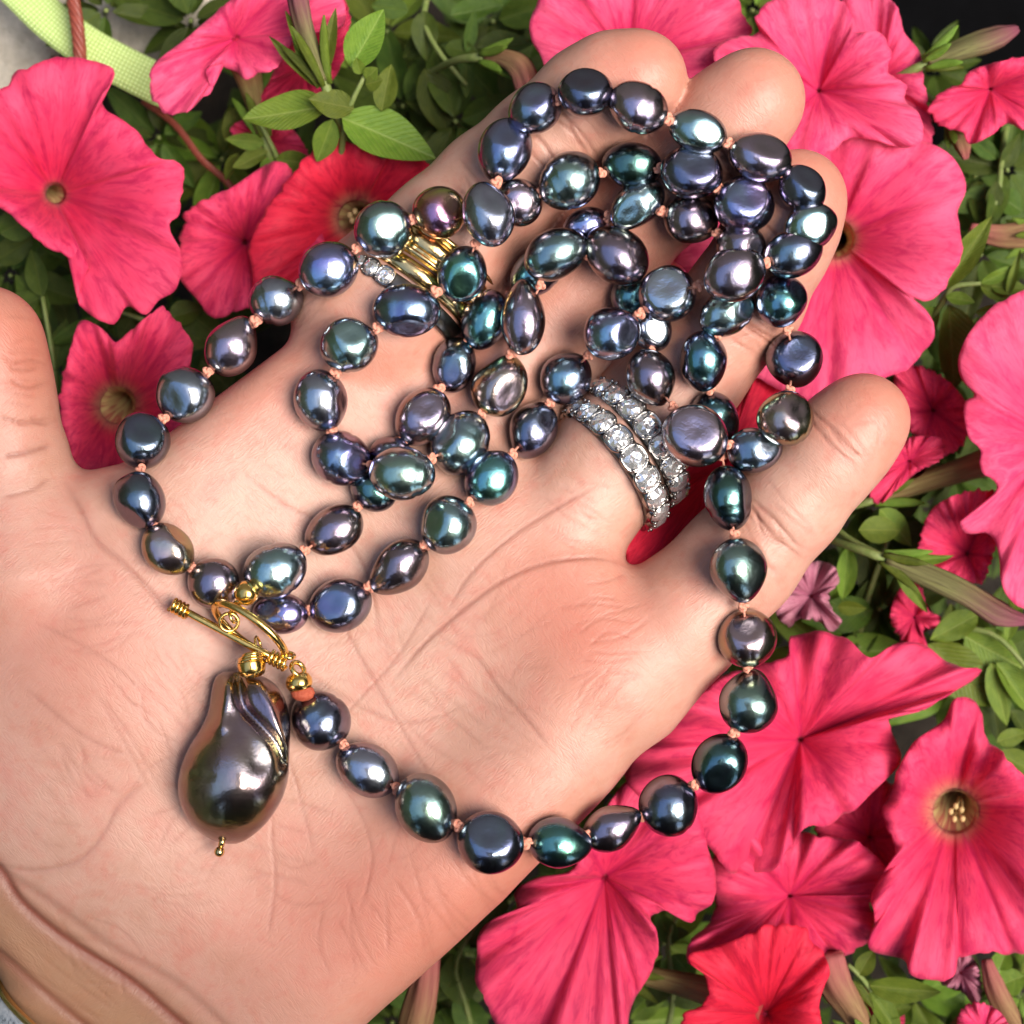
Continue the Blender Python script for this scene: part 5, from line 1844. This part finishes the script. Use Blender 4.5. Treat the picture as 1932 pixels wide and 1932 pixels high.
def cuff():
    global MAT_CUFF
    m = M("shell_silver")
    px = m.mapping(m.n("TexCoord").outputs["Object"], (PX, PX * .35, PX), (0, 0, 0.6))
    n1 = m.noise(px, 0.03, 5, 0.65, 1.5)
    c = m.ramp(n1, [(0.36, (0.03, 0.035, 0.04)), (0.45, (0.40, 0.45, 0.50)), (0.6, (0.68, 0.72, 0.75)), (0.75, (0.85, 0.85, 0.84))])
    MAT_CUFF = m.finish(m.n("BsdfPrincipled", {"Base Color": c, "Metallic": 0.3, "Roughness": 0.22, "Coat Weight": 0.6}).outputs[0])
    d = np.array([-0.49, 0.87])                      # down the forearm, image axes
    s = np.array([0.87, 0.49])
    cen = np.array([10, 1892]) + s * 330
    c0 = W(*cen, -20)
    c0[2] = -132
    a = np.array([d[0], -d[1], 0.0])
    x = np.array([s[0], -s[1], 0.0])
    y = np.array([0, 0, 1.0])
    e = thing("bracelet", "wide silver shell patterned bracelet with gold rim at the wrist, bottom left corner", "bracelet", c0 + a * 100)
    v, f = band(c0, a, x, y, 375, [(10, -4), (10, 5), (40, 10), (180, 10), (210, 5), (210, -4)], 120, 178)
    part("cuff", v, f, MAT_CUFF, e)
    v, f = band(c0, a, x, y, 375, [(0, -5), (-2, 4), (4, 11), (11, 9), (11, -5)], 120, 178)
    part("rim", v, f, MAT_PALEGOLD, e)


cuff()


# ------------------------------------------------------------------ what the pearls mirror: the photographer, the house wall behind the bed and added hedges
MAT_SHIRT = simple("dark_knit", (0.045, 0.045, 0.052), (0.07, 0.07, 0.08), 0.02, 0.9, 0.3, 4, 0.2)
MAT_PHONE = simple("phone_black", (0.012, 0.012, 0.014), (0.02, 0.02, 0.022), 0.01, 0.3, 0.0)
MAT_WALL = simple("house_render", (0.28, 0.25, 0.22), (0.36, 0.33, 0.29), 0.003, 0.9, 0.3)


def photographer():
    J = [(0.00, -0.40, -0.35, .15, .11), (0.00, -0.38, -0.10, .14, .10), (0.00, -0.33, 0.15, .16, .11), (0.00, -0.29, 0.36, .17, .10), (0.00, -0.25, 0.45, .06, .055), (0.00, -0.21, 0.52, .05, .05),
         (0.00, -0.19, 0.60, .078, .092), (0.00, -0.18, 0.68, .07, .08),
         (0.18, -0.28, 0.38, .06, .06), (0.24, -0.30, 0.17, .045, .045), (0.11, -0.17, 0.24, .032, .03), (0.055, -0.105, 0.278, .03, .02),
         (-0.18, -0.28, 0.38, .06, .06), (-0.24, -0.33, 0.15, .045, .045), (-0.13, -0.24, 0.02, .036, .034)]
    E = [(0, 1), (1, 2), (2, 3), (3, 4), (4, 5), (5, 6), (6, 7), (3, 8), (8, 9), (9, 10), (10, 11), (3, 12), (12, 13), (13, 14)]
    me = bpy.data.meshes.new("person")
    me.from_pydata([j[:3] for j in J], E, [])
    o = link("person", me)
    md = o.modifiers.new("skin", 'SKIN')
    for i, j in enumerate(J):
        me.skin_vertices[0].data[i].radius = j[3:]
    me.skin_vertices[0].data[0].use_root = True
    sb = o.modifiers.new("smooth", 'SUBSURF')
    sb.levels = sb.render_levels = 2
    me.materials.append(MAT_SHIRT)
    dg = bpy.context.evaluated_depsgraph_get()
    m2 = bpy.data.meshes.new_from_object(o.evaluated_get(dg))
    bpy.data.objects.remove(o)
    m2.polygons.foreach_set("use_smooth", [True] * len(m2.polygons))
    o = link("person", m2, MAT_SHIRT)
    tag(o, "person in a dark top leaning over, mirrored as a dark shape in the pearls", "person")
    # phone held flat above the hand, lens at its corner
    x0, x1, y0, y1, z0, z1 = -0.052, 0.022, -0.118, 0.030, 0.2655, 0.2735
    bm = bmesh.new()
    bmesh.ops.create_cube(bm, size=1.0)
    for v in bm.verts:
        v.co = Vector((x0 + (v.co.x + .5) * (x1 - x0), y0 + (v.co.y + .5) * (y1 - y0), z0 + (v.co.z + .5) * (z1 - z0)))
    bmesh.ops.bevel(bm, geom=[e for e in bm.edges if abs(e.verts[0].co.z - e.verts[1].co.z) > .004], offset=0.009, segments=5, affect='EDGES')
    me = bpy.data.meshes.new("phone_body")
    bm.to_mesh(me)
    bm.free()
    e = bpy.data.objects.new("phone", None)
    COL.objects.link(e)
    tag(e, "black phone held above the pearls, mirrored in them as a dark spot", "phone")
    link("body", me, MAT_PHONE, e)


def wall():
    nx, nz = 24, 12
    vs_, fs = [], []
    for i in range(nx + 1):
        for j in range(nz + 1):
            vs_.append((-3.0 + 6.0 * i / nx, 1.25 + 0.006 * math.sin(i * 2.1 + j), -0.6 + 2.6 * j / nz))
    for i in range(nx):
        for j in range(nz):
            a = i * (nz + 1) + j
            fs.append((a, a + 1, a + nz + 2, a + nz + 1))
    n = len(vs_)
    vs_ += [(-3, 1.45, -0.6), (-3, 1.45, 2.0), (3, 1.45, 2.0), (3, 1.45, -0.6)]
    fs += [(n, n + 3, n + 2, n + 1), (nz, n + 1, n + 2, nx * (nz + 1) + nz)]
    o = link("house_wall", mesh("house_wall", vs_, fs, False), MAT_WALL)
    tag(o, kind="structure")


MAT_ADDED_HEDGE = simple("added_hedge_green", (0.055, 0.068, 0.040), (0.12, 0.135, 0.085), 0.004, 0.9, 0.6, 5, 0.2)


def added_hedge(x, label):  # added out of view to block low sky and darken the pearls' reflections
    r = np.random.default_rng(int(abs(x) * 100) + (x > 0))
    ny, nz = 46, 18
    vs_, fs = [], []
    for i in range(ny + 1):
        for j in range(nz + 1):
            t = j / nz
            vs_.append((x * (1 + 0.10 * t ** 4) + r.normal(0, .05), -2.2 + 4.2 * i / ny + r.normal(0, .03), -0.7 + (2.1 + r.normal(0, .10)) * t))
    for i in range(ny):
        for j in range(nz):
            a = i * (nz + 1) + j
            fs.append((a, a + 1, a + nz + 2, a + nz + 1))
    o = link("added_hedge", mesh("added_hedge", vs_, fs, False), MAT_ADDED_HEDGE)
    md = o.modifiers.new("depth", 'SOLIDIFY')
    md.thickness = 0.35
    md.offset = -1 if x > 0 else 1
    tag(o, label, "added_hedge")


photographer()
wall()
added_hedge(-1.5, "added unseen leafy screen beyond the left of the view, darkening reflections in the pearls")
added_hedge(1.7, "added unseen leafy screen beyond the right of the view, darkening reflections in the pearls")
